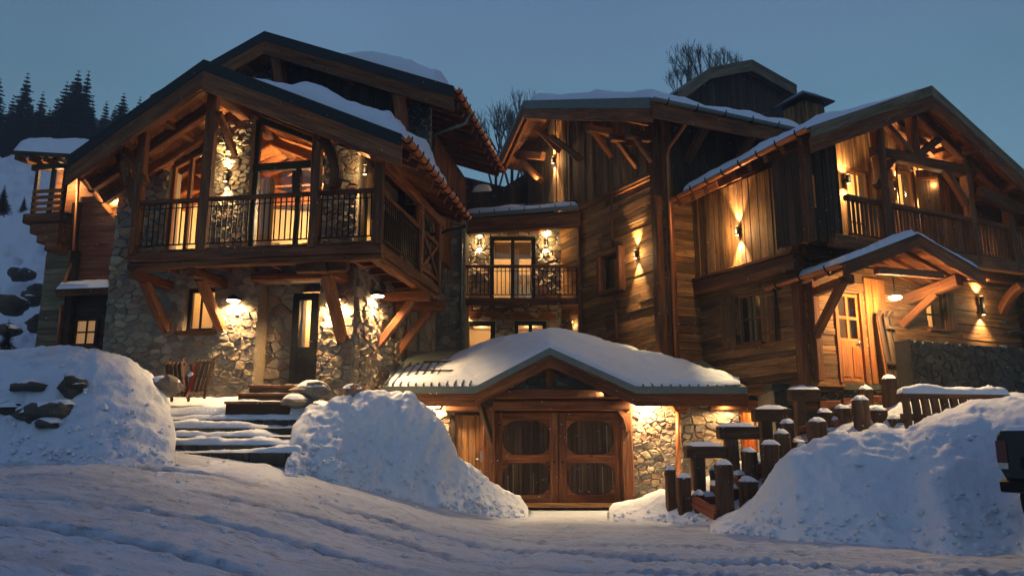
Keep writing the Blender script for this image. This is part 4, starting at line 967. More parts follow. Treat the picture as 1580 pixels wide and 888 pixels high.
# front face
cfp = rect(.02, 1.2, 1.4, 6.7); wcf = wall_core('board_wall', CR, CF, rect(.0, 8, 1.4, 9.1), [], .3, 'dark_wood', -.02)
planks(CR, wcf, CF, cfp, [], 'h', .24, .01, .05, 0, 'old_board'); planks(CR, wcf, CF, rect(.1, 6.5, 6.4, 9.0), [], 'v', .25, .012, .04, 0, 'dark_wood')
for a in (.9, 2.6, 4.2): beam('brace', CR, cW(a, -.05, 7.9), cW(a, -1.0, 8.7), .2, .24)
pts = [cW(.15, -1.3, 8.9), cW(.12, -1.2, 8.6), cW(.1, -.3, 8.1), cW(.12, -.22, 7.9), cW(.14, -.2, 1.9)]; pipe(CR, pts, .055, 'copper')
updown(CW, 980, 392, 'up and down lamp on the slanting board wall beside the small square window', 55, angle=62)
updown(C.left(-.05), 853, 247, 'up and down lamp high under the roof overhang at the far gable end', 42, angle=60)
# ------------------------------------------------------------------ rear turret and chimney
TF = C.front(7.5); tp = [(1046, 140), (1096, 104), (1160, 92), (1229, 131), (1229, 158)]; T3 = [TF.px(*p) for p in tp]
TR = thing('roof_turret', 'dark timber turret with a many-sided roof rising behind the middle roofs', 'turret', TF.W(T3[2][0], T3[2][1]-2))
wall_core('turret_wall', TR, C.front(8.1), [(T3[0][0]+.2, T3[0][1]-2.5), (T3[3][0]-.2, T3[3][1]-2.5), (T3[3][0]-.3, T3[3][1]-.1), (T3[2][0], T3[2][1]-.2), (T3[1][0], T3[1][1]-.2), (T3[0][0]+.5, T3[0][1]-.1)], [], .3, 'dark_wood')
planks(TR, TR, C.front(8.1), [(T3[0][0]+.3, T3[0][1]-1.4), (T3[3][0]-.3, T3[3][1]-1.4), (T3[3][0]-.3, T3[3][1]-.3), (T3[2][0], T3[2][1]-.4), (T3[1][0], T3[1][1]-.4)], [], 'v', .22, .01, .04, 0, 'dark_wood')
for a, b in zip(T3[:3], T3[1:4]):
    P, Q = TF.W(*a), TF.W(*b); rf = quadslab('roof', TR, [P, Q, Q+C.e2*4, P+C.e2*4], -Z*.1, 'roof_metal')
    board('edge_flashing', rf, P-C.e2*.02, Q-C.e2*.02, .16, .04, -C.e2, 'grey_board'); board('bargeboard', rf, P, Q, .36, .06, -C.e2, 'grey_board', drop=.17)
    beam('rafter', rf, P+C.e2*.4-Z*.3, Q+C.e2*.4-Z*.3, .12, .2)
board('fascia', TR, TF.W(*T3[3]), TF.W(*T3[3])+C.e2*3, .5, .05, C.e1, 'grey_board')
CH = thing('chimney', 'boarded square chimney with a black metal cap behind the right roof', 'chimney', at(1240, 200, 23.5))
c0, c1 = at(1218, 172, 23.5), at(1262, 172, 23.5); cx = (c0+c1)/2; hw = (c1[0]-c0[0])/2
ring = lambda z_, r: [cx+C.e1*sx*r+C.e2*sy*r+Z*(z_-cx[2]) for sx, sy in ((-1, -1), (1, -1), (1, 1), (-1, 1))]
zt_, zb_ = at(1240, 166, 23.5)[2], at(1240, 215, 23.5)[2]
for k in range(4):
    a, b = ring(zb_, hw*1.02)[k], ring(zb_, hw*1.02)[(k+1) % 4]; x_ = nrm(b-a); n_ = np.cross(x_, Z); pl_ = Plane(a, x_, n_)
    planks(CH, CH, pl_, [(0, zb_), (np.linalg.norm(b-a), zb_), (np.linalg.norm(b-a)*.93, zt_-.03), (np.linalg.norm(b-a)*.07, zt_-.03)], [], 'v', .16, .008, .03, -.03, 'old_board')
V = ring(zt_+.04, hw*1.45)+ring(zt_+.09, hw*1.48)+ring(zt_+.42, hw*.6)+ring(zt_+.44, hw*.45)
obj('chimney_cap', np.array(V)-V[0], [(3, 2, 1, 0)]+[(4*r+k, 4*r+(k+1) % 4, 4*r+4+(k+1) % 4, 4*r+4+k) for r in range(3) for k in range(4)]+[(12, 13, 14, 15)], 'roof_metal', CH, Matrix.Translation(V3(V[0])))
for k in range(4): P = ring(zt_-.02, hw*.9)[k]; beam('cap_leg', CH, P-Z*.1, P+Z*.06, .05, .05, 'iron')
# ================================================================== RIGHT CHALET
bD = -3.66; DL = C.left(1.2); DF = C.front(bD); DU = C.front(bD-.95)
DR = thing('right_chalet', 'timber chalet on the right with a big gable, upper balcony and lit porch', 'chalet', cW(4, -2, 0))
dF0, dL, dR = cW(4.42, -5.26, 8.72), cW(.15, -5.26, 6.85), cW(9.6, -5.26, 6.13)
zd = lambda a: 8.72-.438*(4.42-a) if a < 4.42 else 8.72-.5*(a-4.42)
# left wall
wn2 = hrect(DL, 1140, 452, 1178, 530)
wd_ = wall_core('board_wall', DR, DL, rect(.0, 3.66, 1.2, 6.9), [wn2], .3, 'dark_wood', -.02)
planks(DR, wd_, DL, rect(.02, 3.6, 1.2, 4.0), [wn2], 'h', .2, .008, .05, 0, 'old_board', prow=.02)
planks(DR, wd_, DL, rect(.02, 3.62, 4.42, 6.75), [], 'v', .26, .01, .05, .1, 'old_board', prow=.03)
beam('floor_beam', DR, DL.W(-.1, 4.2, .1), DL.W(3.75, 4.2, .1), .34, .42); beam('trim', DR, DL.W(-.1, 4.45, .24), DL.W(3.7, 4.45, .24), .12, .08)
beam('corner_post', DR, DL.W(3.6, 4.3, .1), DL.W(3.6, 6.8, .1), .26, .26, up=tuple(C.e2)); beam('corner_post', DR, DL.W(3.58, 1.2, .02), DL.W(3.58, 4.0, .02), .24, .22, up=tuple(C.e2))
window(DR, DL, wn2, vs=(.5,), hs=(.5,), fw=.07, off=-.05, frame='old_board', W=4, depth=1.6, roomk=dict(grow=.2), curtain=1)
for sx, lab in ((-1, None), (1, None)):
    s_ = wn2[0]-.02 if sx < 0 else wn2[1]+.02; ww = (wn2[1]-wn2[0])*.62
    sh_ = boxw('shutter', DR, DL.W(s_, wn2[2]-.03, .075), DL.s*sx*.02, Z*(wn2[3]-wn2[2]+.06), DL.n*.03, 'old_board')
    for k in range(4): boxw('shutter_board', sh_, DL.W(s_+sx*(k*ww/4+.005), wn2[2]-.03, .075), DL.s*sx*(ww/4-.008), Z*(wn2[3]-wn2[2]+.06), DL.n*.035, 'old_board')
    for z_ in (wn2[2]+.15, wn2[3]-.2): boxw('shutter_ledge', sh_, DL.W(s_, z_, .11), DL.s*sx*ww, Z*.08, DL.n*.02, 'old_board')
updown(C.left(1.2-.12), 1137, 356, 'up and down lamp high on the vertical boards of the right chalet', 85, angle=62)
tube('drainpipe', DR, [DL.P(1193, 445, .35), DL.P(1196, 452, .3), DL.P(1197, 525, .25)], .028, 'iron')
# front wall, ground floor
dr1 = hrect(DF, 1289, 452, 1331, 587); wn3 = hrect(DF, 1428, 450, 1455, 508)
aE = DF.px(1568, 480)[0]
wf = wall_core('board_wall', DR, DF, rect(1.2, aE, 1.2, 4.4), [dr1, wn3], .3, 'dark_wood', -.02)
planks(DR, wf, DF, rect(1.25, aE, 1.3, 4.3), [dr1, wn3], 'h', .22, .008, .04, 0, 'old_board')
for k in range(3): s_ = dr1[1]+.12+k*.24; boxw('jamb_board', DR, DF.W(s_, 1.42, .05), DF.s*.225, Z*2.6, DF.n*(.04+.01*(k % 2)), 'honey_wood')
for s_ in (dr1[0]+.03, dr1[1]-.03): boxw('door_frame', DR, DF.W(s_-.05, 1.42, -.02), DF.s*.1, Z*(dr1[3]-1.42), DF.n*.1, 'honey_wood')
dd = boxw('door', DR, DF.W(dr1[0]+.08, 1.44, -.05), DF.s*(dr1[1]-dr1[0]-.16), Z*.98, DF.n*.05, 'honey_wood')
lw = dr1[1]-dr1[0]-.16
for k in range(2): boxw('door_panel', dd, DF.W(dr1[0]+.08+.08+k*(lw/2-.02), 1.56, .0), DF.s*(lw/2-.14), Z*.72, DF.n*.018, 'honey_wood')
for u in (0, .5, 1): boxw('door_stile', dd, DF.W(dr1[0]+.08+u*(lw-.08), 2.42, -.04), DF.s*.08, Z*(dr1[3]-2.44), DF.n*.04, 'honey_wood')
for z_ in (2.42, 2.95, dr1[3]-.1): boxw('door_rail', dd, DF.W(dr1[0]+.08, z_, -.042), DF.s*lw, Z*.07, DF.n*.046, 'honey_wood')
boxw('pane', dd, DF.W(dr1[0]+.1, 2.45, -.03), DF.s*(lw-.04), Z*(dr1[3]-2.5), -DF.n*.01, 'glass')
lathe('handle', dd, DF.W(dr1[1]-.12, 2.4, .06), -DF.s, [(0, .015), (.12, .015)], 'chrome', 8); boxw('handle_plate', dd, DF.W(dr1[1]-.15, 2.28, .0), DF.s*.05, Z*.24, DF.n*.012, 'chrome')
room(dd, DF, (dr1[0]+.1, dr1[1]-.1, 2.3, dr1[3]-.1), 1.6, .2, W=2.2, off=-.34, col=(.7, .6, .6))
window(DR, DF, wn3, vs=(.55,), hs=(.4,), fw=.07, off=-.08, frame='dark_wood', W=7, depth=1.6, curtain=1)
sh_ = boxw('shutter', DR, DF.W(wn3[1]+.03, wn3[2], .06), DF.s*.34, Z*(wn3[3]-wn3[2]), DF.n*.03, 'beam_wood')
for k in range(3): boxw('shutter_board', sh_, DF.W(wn3[1]+.035+k*.113, wn3[2]+.01, .09), DF.s*.1, Z*(wn3[3]-wn3[2]-.02), DF.n*.012, 'beam_wood')
# floor beam over the ground floor and balcony
fb = DU.px(1400, 388)[1]; BZ2 = fb+.12
beam('floor_beam', DR, DU.W(1.25, fb, 0), DU.W(aE+.5, fb, 0), .26, .3); beam('floor_beam', DR, DF.W(1.2, fb-.05, .1), DF.W(aE, fb-.05, .1), .3, .3)
for i in range(16): a = 1.3+i*.55; boxw('floor_board', DR, C.W(a, bD-.95, BZ2-.05), C.e1*.54, C.e2*.95, Z*.04, 'beam_wood')
a_c = DU.px(1300, 300)[0]
# upper wall
uo = [hrect(DF, 1306, 262, 1342, 335), hrect(DF, 1383, 262, 1412, 335)]
uo = [(q[0], q[1], BZ2+.05, q[3]) for q in uo]
wu = wall_core('board_wall', DR, DF, [(1.2, 4.4), (aE, 4.4), (aE, zd(aE)-.3), (4.42, 8.3), (1.2, zd(1.2)-.3)], uo, .3, 'dark_wood', -.02)
planks(DR, wu, DF, [(1.25, BZ2), (aE, BZ2), (aE, zd(aE)-.4), (4.42, 8.2), (1.25, zd(1.25)-.4)], uo, 'v', .24, .01, .04, 0, 'old_board')
for k, q in enumerate(uo):
    window(DR, DF, q, vs=(.5,), hs=(.35,), fw=.08, off=-.06, frame='beam_wood', W=16, depth=2.2, sill=False)
    for sx in ((1,) if k == 0 else (-1, 1)):
        # shutters standing half open
        hinge = DF.W(q[0]-.02 if sx < 0 else q[1]+.02, q[2], .06); dv = nrm(DF.s*sx*.75+DF.n*.66); sh_ = boxw('shutter', DR, hinge, dv*.52, Z*(q[3]-q[2]), np.cross(dv, Z)*.035, 'old_board')
        for z_ in (.25, q[3]-q[2]-.3): boxw('shutter_ledge', sh_, hinge+Z*z_+np.cross(dv, Z)*.036, dv*.5, Z*.09, np.cross(dv, Z)*.02, 'beam_wood')
# dark slatted screen at the balcony corner
scr = [DU.px(1238, 300)[0], DU.px(1300, 300)[0]]
planks(DR, DR, DU, [(scr[0]+.02, 4.5), (scr[1], 4.5), (scr[1], zd(scr[1])-.35), (scr[0]+.02, zd(scr[0])-.35)], [hrect(DU, 1254, 268, 1263, 318)], 'v', .17, .02, .04, -.1, 'dark_wood', name='screen_board')
planks(DR, DR, C.left(scr[0]+.02), [(3.7, 4.45), (4.6, 4.45), (4.6, 6.6), (3.7, 6.6)], [], 'v', .2, .012, .04, -.04, 'dark_wood', name='screen_board')
for x in (1244, 1361, 1492, 1550):
    a = DU.px(x, 300)[0]; beam('post', DR, DU.W(a, fb-.1, .02), DU.W(a, min(zd(a)-.25, 8), .02), .26 if x == 1361 else .2, .24, up=tuple(C.e2))
pa = [DU.px(x, 300)[0] for x in (1300, 1361, 1492, 1550)]
for a, b in zip(pa, pa[1:]): railing(DR, DU.W(a+.1, BZ2, 0), DU.W(b-.1, BZ2, 0), .98, .13, mat='wood', rail=(.16, .12), flat=(.03, .085), name='railing')
railing(DR, DU.W(pa[-1]+.1, BZ2, 0), DU.W(pa[-1]+1.6, BZ2, 0), .98, .13, mat='wood', rail=(.16, .12), flat=(.03, .085))
for z_ in np.linspace(BZ2-.1, BZ2+1.2, 7): pass
tz = DU.px(1420, 250)[1]
beam('tie_beam', DR, DU.W(2.9, tz, 0), DU.W(6.6, tz, 0), .24, .26); beam('king_post', DR, DU.W(4.42, tz, 0), DU.W(4.42, 8.4, 0), .2, .22, up=tuple(C.e2))
for sg in (-1, 1): beam('strut', DR, DU.W(4.42+sg*.1, tz+.15, 0), DU.W(4.42+sg*1.0, zd(4.42+sg*1.0)-.5, 0), .16, .16); beam('principal_rafter', DR, DU.W(4.42, 8.35, .02), DU.W(4.42+sg*3.2, zd(4.42+sg*3.2)-.4, .02), .2, .26)
for a in (1.3, 2.9, 4.42, 6.2, 7.8): beam('purlin', DR, cW(a, -5.2, zd(a)-.32), cW(a, bD+.1, zd(a)-.32), .24, .28)
for a in (2.9, 6.2): knee('knee_brace', DR, DU.W(a, tz-.9, .0), DU.W(a+(.7 if a < 4 else -.7), tz-.08, .0), Z*.06, .14, .16)
beam('corbel_beam', DR, DU.W(6.4, tz-.62, .3), DU.W(8.1, tz-.85, .2), .22, .3)
updown(DF, 1309, 276, 'wall lamp left of the lit balcony window on the right chalet', 20, off=.2, angle=120); updown(DF, 1378, 285, 'wall lamp between the two balcony windows of the right chalet', 22, off=.2, angle=120)
updown(DF, 1433, 288, 'wall lamp at the right end of the lit balcony wall', 30, off=.2, angle=120)
# roof
dl = half_roof(DR, dF0, dL, cW(4.42, 1.0, 8.72), cW(.11, -.4, 6.6), metal=.26, wood_h=.36, nfront=-C.e2, metal_mat='grey_board', raft=.6, gutter='copper', brk=.6, rstart=.4)
dr_ = half_roof(DR, dF0, dR, cW(4.42, 1.0, 8.72), cW(9.6, 1.0, 6.13), metal=.26, wood_h=.36, nfront=-C.e2, metal_mat='grey_board', raft=.9, gutter='copper')
D_ = lambda u, v: (dF0*(1-u)+dL*u)*(1-v)+(cW(4.42, 1.0, 8.72)*(1-u)+cW(.11, -.4, 6.6)*u)*v
snow_sheet(dl, [D_(.0, .03), D_(.93, .02), D_(.96, .97), D_(0, .97)], .30, nu=60, nv=50, edge=.4, seed=12, amp=.5, mask=lambda u, v: .25+.75*np.clip((v-.05)*4, 0, 1)*np.where(u > .8, .7, 1))
E_ = lambda u, v: (dF0*(1-u)+dR*u)*(1-v)+(cW(4.42, 1.0, 8.72)*(1-u)+cW(9.6, 1.0, 6.13)*u)*v
snow_sheet(dr_, [E_(.05, .03), E_(.96, .03), E_(.96, .97), E_(.05, .97)], .55, nu=60, nv=50, edge=.6, seed=14, amp=.9, mask=lambda u, v: .12+.88*np.clip((u-.12)*5, 0, 1)*np.clip(.4+v*2, 0, 1))
# porch
bp2 = bD-1.75; PG = C.front(bp2)
pk, pl0, prr = [PG.P(*p) for p in ((1417, 360), (1303, 404), (1520, 420))]
bk_ = lambda p, b=bD: p+C.e2*(b-bp2)
r_l = C.onz(1187, 442, pl0[2]); 
pr1 = half_roof(DR, pk, pl0, bk_(pk), cW(r_l[0], r_l[1], pl0[2]), metal=.0, wood_h=.3, nfront=-C.e2, gutter='copper', raft=.5, rw=.09, rh=.11, brk=.8, th=.1, mat='roof_metal', rstart=.15)
pr2 = half_roof(DR, pk, prr, bk_(pk), bk_(prr), metal=.0, wood_h=.36, nfront=-C.e2, gutter=None, raft=.5, rw=.09, rh=.11, rstart=.15)
rlb = cW(r_l[0], r_l[1], pl0[2])
snow_sheet(pr1, [pk, pk*.06+pl0*.94, rlb*.94+bk_(pk)*.06, bk_(pk)], .12, nu=30, nv=20, edge=.1, seed=2, amp=.5); snow_sheet(pr2, [pk, prr*.96+pk*.04, bk_(prr)*.96+bk_(pk)*.04, bk_(pk)], .12, nu=30, nv=20, edge=.1, seed=3)
PGi = C.front(bp2+.12)
brace(DR, PGi, (1352, 417), (1452, 425), .14, .16, 0, 0, 'porch_tie')
bpx = DF.px(1254, 540, .1)[0]
pst = cW(DL.px(0, 0)[0] if False else 1.42, bD-.12, 0)
beam('porch_post', DR, pst+Z*1.42, pst+Z*4.0, .2, .22, up=tuple(C.e1))
pb1 = PG.P(1302, 432, -.2); beam('porch_plate', DR, cW(1.5, bD, pl0[2]-.33), pl0-Z*.33+C.e2*.1+C.e1*.25, .18, .2)
beam('porch_brace', DR, pst+Z*2.45, pb1, .17, .19)
pr_a = PG.P(1480, 432, -.2); pr_b = DF.P(1400, 462, .1)
beam('porch_beam', DR, pr_b, pr_a, .24, .28); beam('porch_brace', DR, DF.P(1392, 502, .08), pr_b*.45+pr_a*.55-Z*.12, .17, .19)
lc = PG.P(1381, 457, -.7)
LT = thing('porch_lamp', 'round bright lamp hanging under the small porch gable above the steps', 'lamp', lc)
lathe('lamp_bowl', LT, lc, -Z, [(0, .13), (.03, .15), (.07, .11), (.09, .03)], 'bulb_glow', 16); tube('lamp_stem', LT, [lc+Z*.01, lc+Z*.45], .015, 'iron', 6)
lamp_light('POINT', LT, lc-Z*.14, None, 75, (1, .66, .30), .08)
updown(C.front(bD), 1516, 471, 'tall narrow wall lamp right of the porch near the end of the house', 26, off=.16, L=.5, angle=95)
# balcony end, far right
for i in range(8): pass
knee('knee_brace', DR, DF.P(1546, 480, .1), DF.P(1578, 440, .9), Z*.1, .2, .22)
# ------------------------------------------------------------------ terrace
TS = thing('terrace_slab', 'dark stone terrace slab in front of the lit porch door', 'terrace', at(1290, 600, 18.6))
ta, tb = at(1190, 592, 18.5), at(1412, 592, 18.5)
for i in range(6):
    x = ta[0]+(tb[0]-ta[0])*i/6; boxw('paving_slab', TS, (x+.01, 18.5+random.uniform(-.04, .04), ta[2]-.13), ((tb[0]-ta[0])/6-.02, 0, 0), (0, 2.0, 0), (0, 0, .12+random.uniform(0, .012)), 'dark_stone')
boxw('terrace_core', TS, (ta[0]+.1, 18.68, -.9), (tb[0]-ta[0]-.2, 0, 0), (0, 1.6, 0), (0, 0, ta[2]+.76), 'mortar')
TPl = Plane((0, 18.68), (1, 0, 0), (0, -1, 0)); stones(TS, TS, TPl, rect(ta[0]+.1, tb[0]-.1, -.6, ta[2]-.15), [], .4, .22, 0, .05, mat='dark_stone')
DW = C.front(-5.0); tw = [DW.px(1404, 533), DW.px(1600, 533)]
TW = thing('terrace_wall', 'dark grey stone wall on the terrace below the right windows', 'wall', DW.W(tw[0][0], 1.0))
a0, a1 = tw[0][0], tw[1][0]; tz_ = DW.px(1480, 530)[1]
boxw('wall_core', TW, DW.W(a0, -.5, 0), DW.s*(a1-a0), Z*(tz_+.5), -DW.n*.4, 'dark_stone'); stones(TW, TW, DW, rect(a0, a1, .6, tz_), [], .3, .2, 0, .05, mat='dark_stone', joint=.015)
# old skis and a wreath beside the door
SK = thing('ski_rack', 'dark bundle of old wooden skis standing beside the porch door', 'ski rack', DF.P(1385, 588, .5))
for k, (x, tilt) in enumerate(((1374, .02), (1379, -.02), (1384, .03), (1389, -.01), (1394, .02))):
    P = DF.P(x, 588, .5); P[2] = 1.4; Q = P+Z*1.62+DF.s*tilt*2-DF.n*.2
    s_ = beam('ski', SK, P, Q, .035, .09, 'dark_wood', up=tuple(DF.s)); knee('ski_tip', s_, Q, Q+Z*.16+DF.n*.07, DF.n*-.02, .08, .02, 'dark_wood')
beam('rack_bar', SK, DF.P(1370, 505, .42), DF.P(1398, 508, .42), .05, .06, 'dark_wood'); beam('rack_bar', SK, DF.P(1370, 560, .5), DF.P(1398, 563, .5), .05, .06, 'dark_wood')
# ================================================================== GARAGE
G = Frame((0, 19.9), 0); GW = G.front(0); GE = G.front(-.75)
GR = thing('garage', 'low garage with double timber doors under a snow-laden metal roof', 'garage', (1.2, 19.9, -1.6))
gz0 = GW.px(860, 777)[1]
gd = hrect(GW, 763, 636, 960, 776)
# roof outline points on the eave plane
oe = [GE.P(*p) for p in ((590, 596), (733, 602), (848, 536), (982, 598), (1152, 590))]
z_e = oe[0][2]; oe[1][2] = z_e-.0; oe[3][2] = z_e; oe[4][2] = z_e
by = 22.0; zb = z_e+(by-oe[0][1])*.42
bl_, br_ = np.array([oe[0][0]+.35, by, zb]), np.array([5.0, by, zb])
gp_ = oe[2]; gb_ = np.array([gp_[0], oe[0][1]+(gp_[2]-z_e)/.42, gp_[2]])
rg1 = quadslab('roof', GR, [oe[0], oe[1], gb_, bl_], -Z*.08, 'zinc'); quadslab('roof', GR, [oe[3], oe[4], br_, gb_], -Z*.08, 'zinc')
quadslab('roof', GR, [oe[1], gp_, gb_, gb_-Z*.002], -Z*.06, 'zinc'); quadslab('roof', GR, [gp_, oe[3], gb_-Z*.003, gb_], -Z*.06, 'zinc'); quadslab('roof', GR, [bl_, gb_, br_, br_+np.array([0, .3, .1])], -Z*.07, 'zinc')
Fn = np.array([0, -1., 0])
for a, b in ((oe[0], oe[1]), (oe[1], oe[2]), (oe[2], oe[3]), (oe[3], oe[4])):
    board('edge_flashing', rg1, a+Fn*.03, b+Fn*.03, .17, .03, Fn, 'zinc'); board('bargeboard', GR, a, b, .3, .1, Fn, 'beam_wood', drop=.17)
for i in range(12):
    a = oe[0]+(oe[1]-oe[0])*(i+.3)/12; d = bl_-oe[0]; beam('standing_seam', rg1, a+Z*.035, a+d*.6+Z*.035, .035, .085, 'zinc')
    if i < 11: a = oe[3]+(oe[4]-oe[3])*(i+.8)/12; beam('standing_seam', rg1, a+Z*.02, a+(br_-oe[4])*.25+Z*.02, .03, .05, 'zinc')
for i in range(10):
    for P, Q in ((oe[0], oe[1]), (oe[3], oe[4])): a = P+(Q-P)*(i+.5)/10; beam('rafter', rg1, a-Z*.18+np.array([0, .05, 0]), a-Z*.0+np.array([0, .72, .12]), .09, .11)
for u in (.25, .5):
    for P, Q in ((oe[0]+np.array([.2, 0, 0]), oe[1]), ): d = bl_-oe[0]; tube('snow_rail', rg1, [P+d*u+Z*.16+(Q-P)*.22, Q+d*u+Z*.16+(Q-P)*.1], .022, 'iron', 6)
SR = [np.array([3.6, 19.95, z_e+.34]), np.array([5.25, 19.95, z_e+.34])]
for dz in (.0, .16): tube('snow_rail', rg1, [SR[0]+Z*dz+np.array([0, dz*.3, 0]), SR[1]+Z*dz+np.array([0, dz*.3, 0])], .02, 'iron', 6)
for i in range(4): P = SR[0]+(SR[1]-SR[0])*(i+.5)/4; tube('snow_rail_post', rg1, [P-Z*.15, P+Z*.2+np.array([0, .05, 0])], .018, 'iron', 5)
# front timber frame
for a, b, hh, ww, of in (((735, 607), (985, 607), .24, .3, .42), ((752, 625), (970, 625), .26, .28, .2)): beam('lintel', GR, GW.P(*a, of), GW.P(*b, of), ww, hh)
for x, wd2 in ((754, .34), (967, .28)): a = GW.px(x, 700, .1)[0]; beam('post', GR, GW.W(a, gz0-.3, .12), GW.W(a, GW.px(x, 616)[1], .12), .3, wd2, up=(0, 1, 0))
knee('knee_brace', GR, GW.P(952, 628, .22), GW.P(968, 665, .22), GW.s*.08, .2, .12); beam('hanging_bracket', GR, GW.P(741, 622, .5), GW.P(760, 688, .2), .14, .12, 'dark_wood'); beam('beam_end', GR, GW.P(752, 618, .1), GW.P(752, 618, .7), .26, .26, 'dark_wood')
tri = [GW.px(x, y) for x, y in ((775, 600), (925, 600), (850, 555))]; wt = wall_core('gable_infill', GR, GW, tri, [], .2, 'mortar', .1); stones(GR, wt, GW, tri, [], .3, .2, .1, .05)
beam('king_post', GR, GW.P(848, 600, .3), GW.P(848, 552, .3), .2, .36, 'beam_wood', up=(0, 1, 0))
for sx in (-1, 1): beam('gable_rafter', GR, GW.P(848, 551, .25), GW.P(848+sx*118, 602, .25), .2, .3)
wall_core('garage_wall', GR, G.front(.12), rect(GW.px(640, 700)[0], GW.px(1000, 700)[0], gz0-.5, z_e+.25), [], .2, 'dark_wood')
# double doors
s0, s1, t0, t1 = gd; mid = (s0+s1)/2; wd3 = (s1-s0)/2
for k, (a, b) in enumerate(((s0, mid-.01), (mid+.01, s1))):
    lf = boxw('garage_door', GR, GW.W(a, t0, -.08), GW.s*(b-a), Z*(t1-t0), -GW.n*.03, 'dark_wood')
    n = 11
    for i in range(n):
        x = a+.1+(b-a-.2)*i/n; boxw('slat', lf, GW.W(x, t0+.1, -.075), GW.s*((b-a-.2)/n-random.choice((.01, .016, .035))), Z*(t1-t0-.2), GW.n*random.uniform(.01, .035), 'dark_wood')
        if random.random() < .4: z0_ = random.choice((t0+.25, (t0+t1)/2+.1)); boxw('pale_batten', lf, GW.W(x+(b-a-.2)/n-.03, z0_, -.07), GW.s*.022, Z*random.uniform(.35, .75), GW.n*.008, 'cream_wall')  # slits of light between the slats, put in as pale coloured strips
    for u in (0, 1): x = a if u == 0 else b-.2; boxw('door_stile', lf, GW.W(x, t0, -.045), GW.s*.2, Z*(t1-t0), GW.n*.06, 'beam_wood')
    for z_, hh in ((t0, .2), ((t0+t1)/2-.13, .2), (t1-.2, .2)): boxw('door_rail', lf, GW.W(a+.2, z_, -.047), GW.s*(b-a-.4), Z*hh, GW.n*.05, 'beam_wood')
    # curved corner pieces that round each panel
    for zl, zh in ((t0+.2, (t0+t1)/2-.13), ((t0+t1)/2+.07, t1-.2)):
        for cx_, sx in ((a+.2, 1), (b-.2, -1)):
            for cz, sz in ((zl, 1), (zh, -1)):
                R = .34; V = []; m = 6
                for i in range(m+1):
                    an = math.pi/2*i/m; V += [(cx_+sx*R*(1-math.sin(an)), cz+sz*R*(1-math.cos(an)))]
                V = [(cx_, cz)]+V
                n_ = len(V); P3 = [GW.W(x, z_, -.01) for x, z_ in V]+[GW.W(x, z_, -.05) for x, z_ in V]; O_ = P3[0]
                obj('corner_piece', np.array(P3)-O_, [(0, i, i+1) for i in range(1, n_-1)]+[(i, i+1, n_+i+1, n_+i) for i in range(1, n_-1)], 'beam_wood', lf, Matrix.Translation(V3(O_)))
    lathe('door_knob', lf, GW.W(mid+(-.1 if k == 0 else .1), t0+1.0, .02), GW.n, [(0, .03), (.05, .03)], 'iron', 8)
beam('threshold', GR, GW.W(s0-.2, gz0-.02, .1), GW.W(s1+.2, gz0-.02, .1), .3, .1, 'old_board')
# side door on the left
sd_ = hrect(GW, 700, 640, 745, 776); wg = hrect(GW, 640, 615, 700, 760)
wall_core('garage_wall', GR, GW, rect(GW.px(625, 700)[0], sd_[0], gz0-.5, GW.px(700, 606)[1]), [], .3, 'mortar'); stones(GR, GR, GW, rect(GW.px(625, 700)[0], sd_[0]-.1, gz0, GW.px(700, 608)[1]), [], .36, .24, 0, .08)
beam('lintel', GR, GW.P(688, 624, .1), GW.P(748, 624, .1), .24, .36); sdd = boxw('side_door', GR, GW.W(sd_[0], sd_[2], -.06), GW.s*(sd_[1]-sd_[0]), Z*(sd_[3]-sd_[2]), -GW.n*.05, 'beam_wood')
for i in range(4): boxw('door_board', sdd, GW.W(sd_[0]+.01+i*(sd_[1]-sd_[0])/4, sd_[2], -.058), GW.s*((sd_[1]-sd_[0])/4-.01), Z*(sd_[3]-sd_[2]), GW.n*.02, 'old_board')
lathe('handle', sdd, GW.P(742, 708, .06), -GW.s, [(0, .014), (.13, .014)], 'chrome', 8); boxw('handle_plate', sdd, GW.P(741, 712, .0), GW.s*.045, Z*.26, GW.n*.012, 'chrome')
boxw('door_jamb', GR, GW.W(sd_[0]-.1, sd_[2], -.08), GW.s*.12, Z*(sd_[3]-sd_[2]), GW.n*.1, 'dark_wood')
# right stone pier, corbel, copper pipe, basement wall with a lit doorway
px_ = rect(GW.px(976, 700)[0], GW.px(1052, 700)[0], gz0-.5, GW.px(1000, 607)[1]); wr = wall_core('stone_wall', GR, GW, px_, [], .3, 'mortar', .07); stones(GR, wr, GW, px_, [], .26, .17, .05, .07)
GB = G.front(.25); o2 = hrect(GB, 1142, 630, 1170, 700)
px2 = rect(GB.px(1045, 700)[0], GB.px(1200, 700)[0], gz0-.5, GB.px(1100, 605)[1]); wr2 = wall_core('stone_wall', GR, GB, px2, [o2], .3, 'mortar'); stones(GR, wr2, GB, px2, [o2], .3, .2, 0, .05)
window(GR, GB, o2, vs=(), fw=.1, off=-.05, frame='honey_wood', W=10, depth=1.2, sill=False, glass=False, roomk=dict(mat='honey_wood', grow=.15))
beam('lintel', GR, GB.P(1095, 624, .1), GB.P(1200, 624, .1), .24, .26); beam('wall_plate', GR, GW.P(985, 602, .35), GW.P(1150, 602, .35), .2, .2)
V, F = prism_geo([GW.px(1023, 612), GW.px(1036, 635), GW.px(1052, 635), GW.px(1066, 622), GW.px(1066, 612)], 0, .36); obj('corbel', V, F, 'honey_wood', GR, pM(GW, .14)[0])
pipe(GR, [GW.P(1046, 634, .4), GW.P(1047, 745, .4)], .06, 'copper', 'drainpipe')
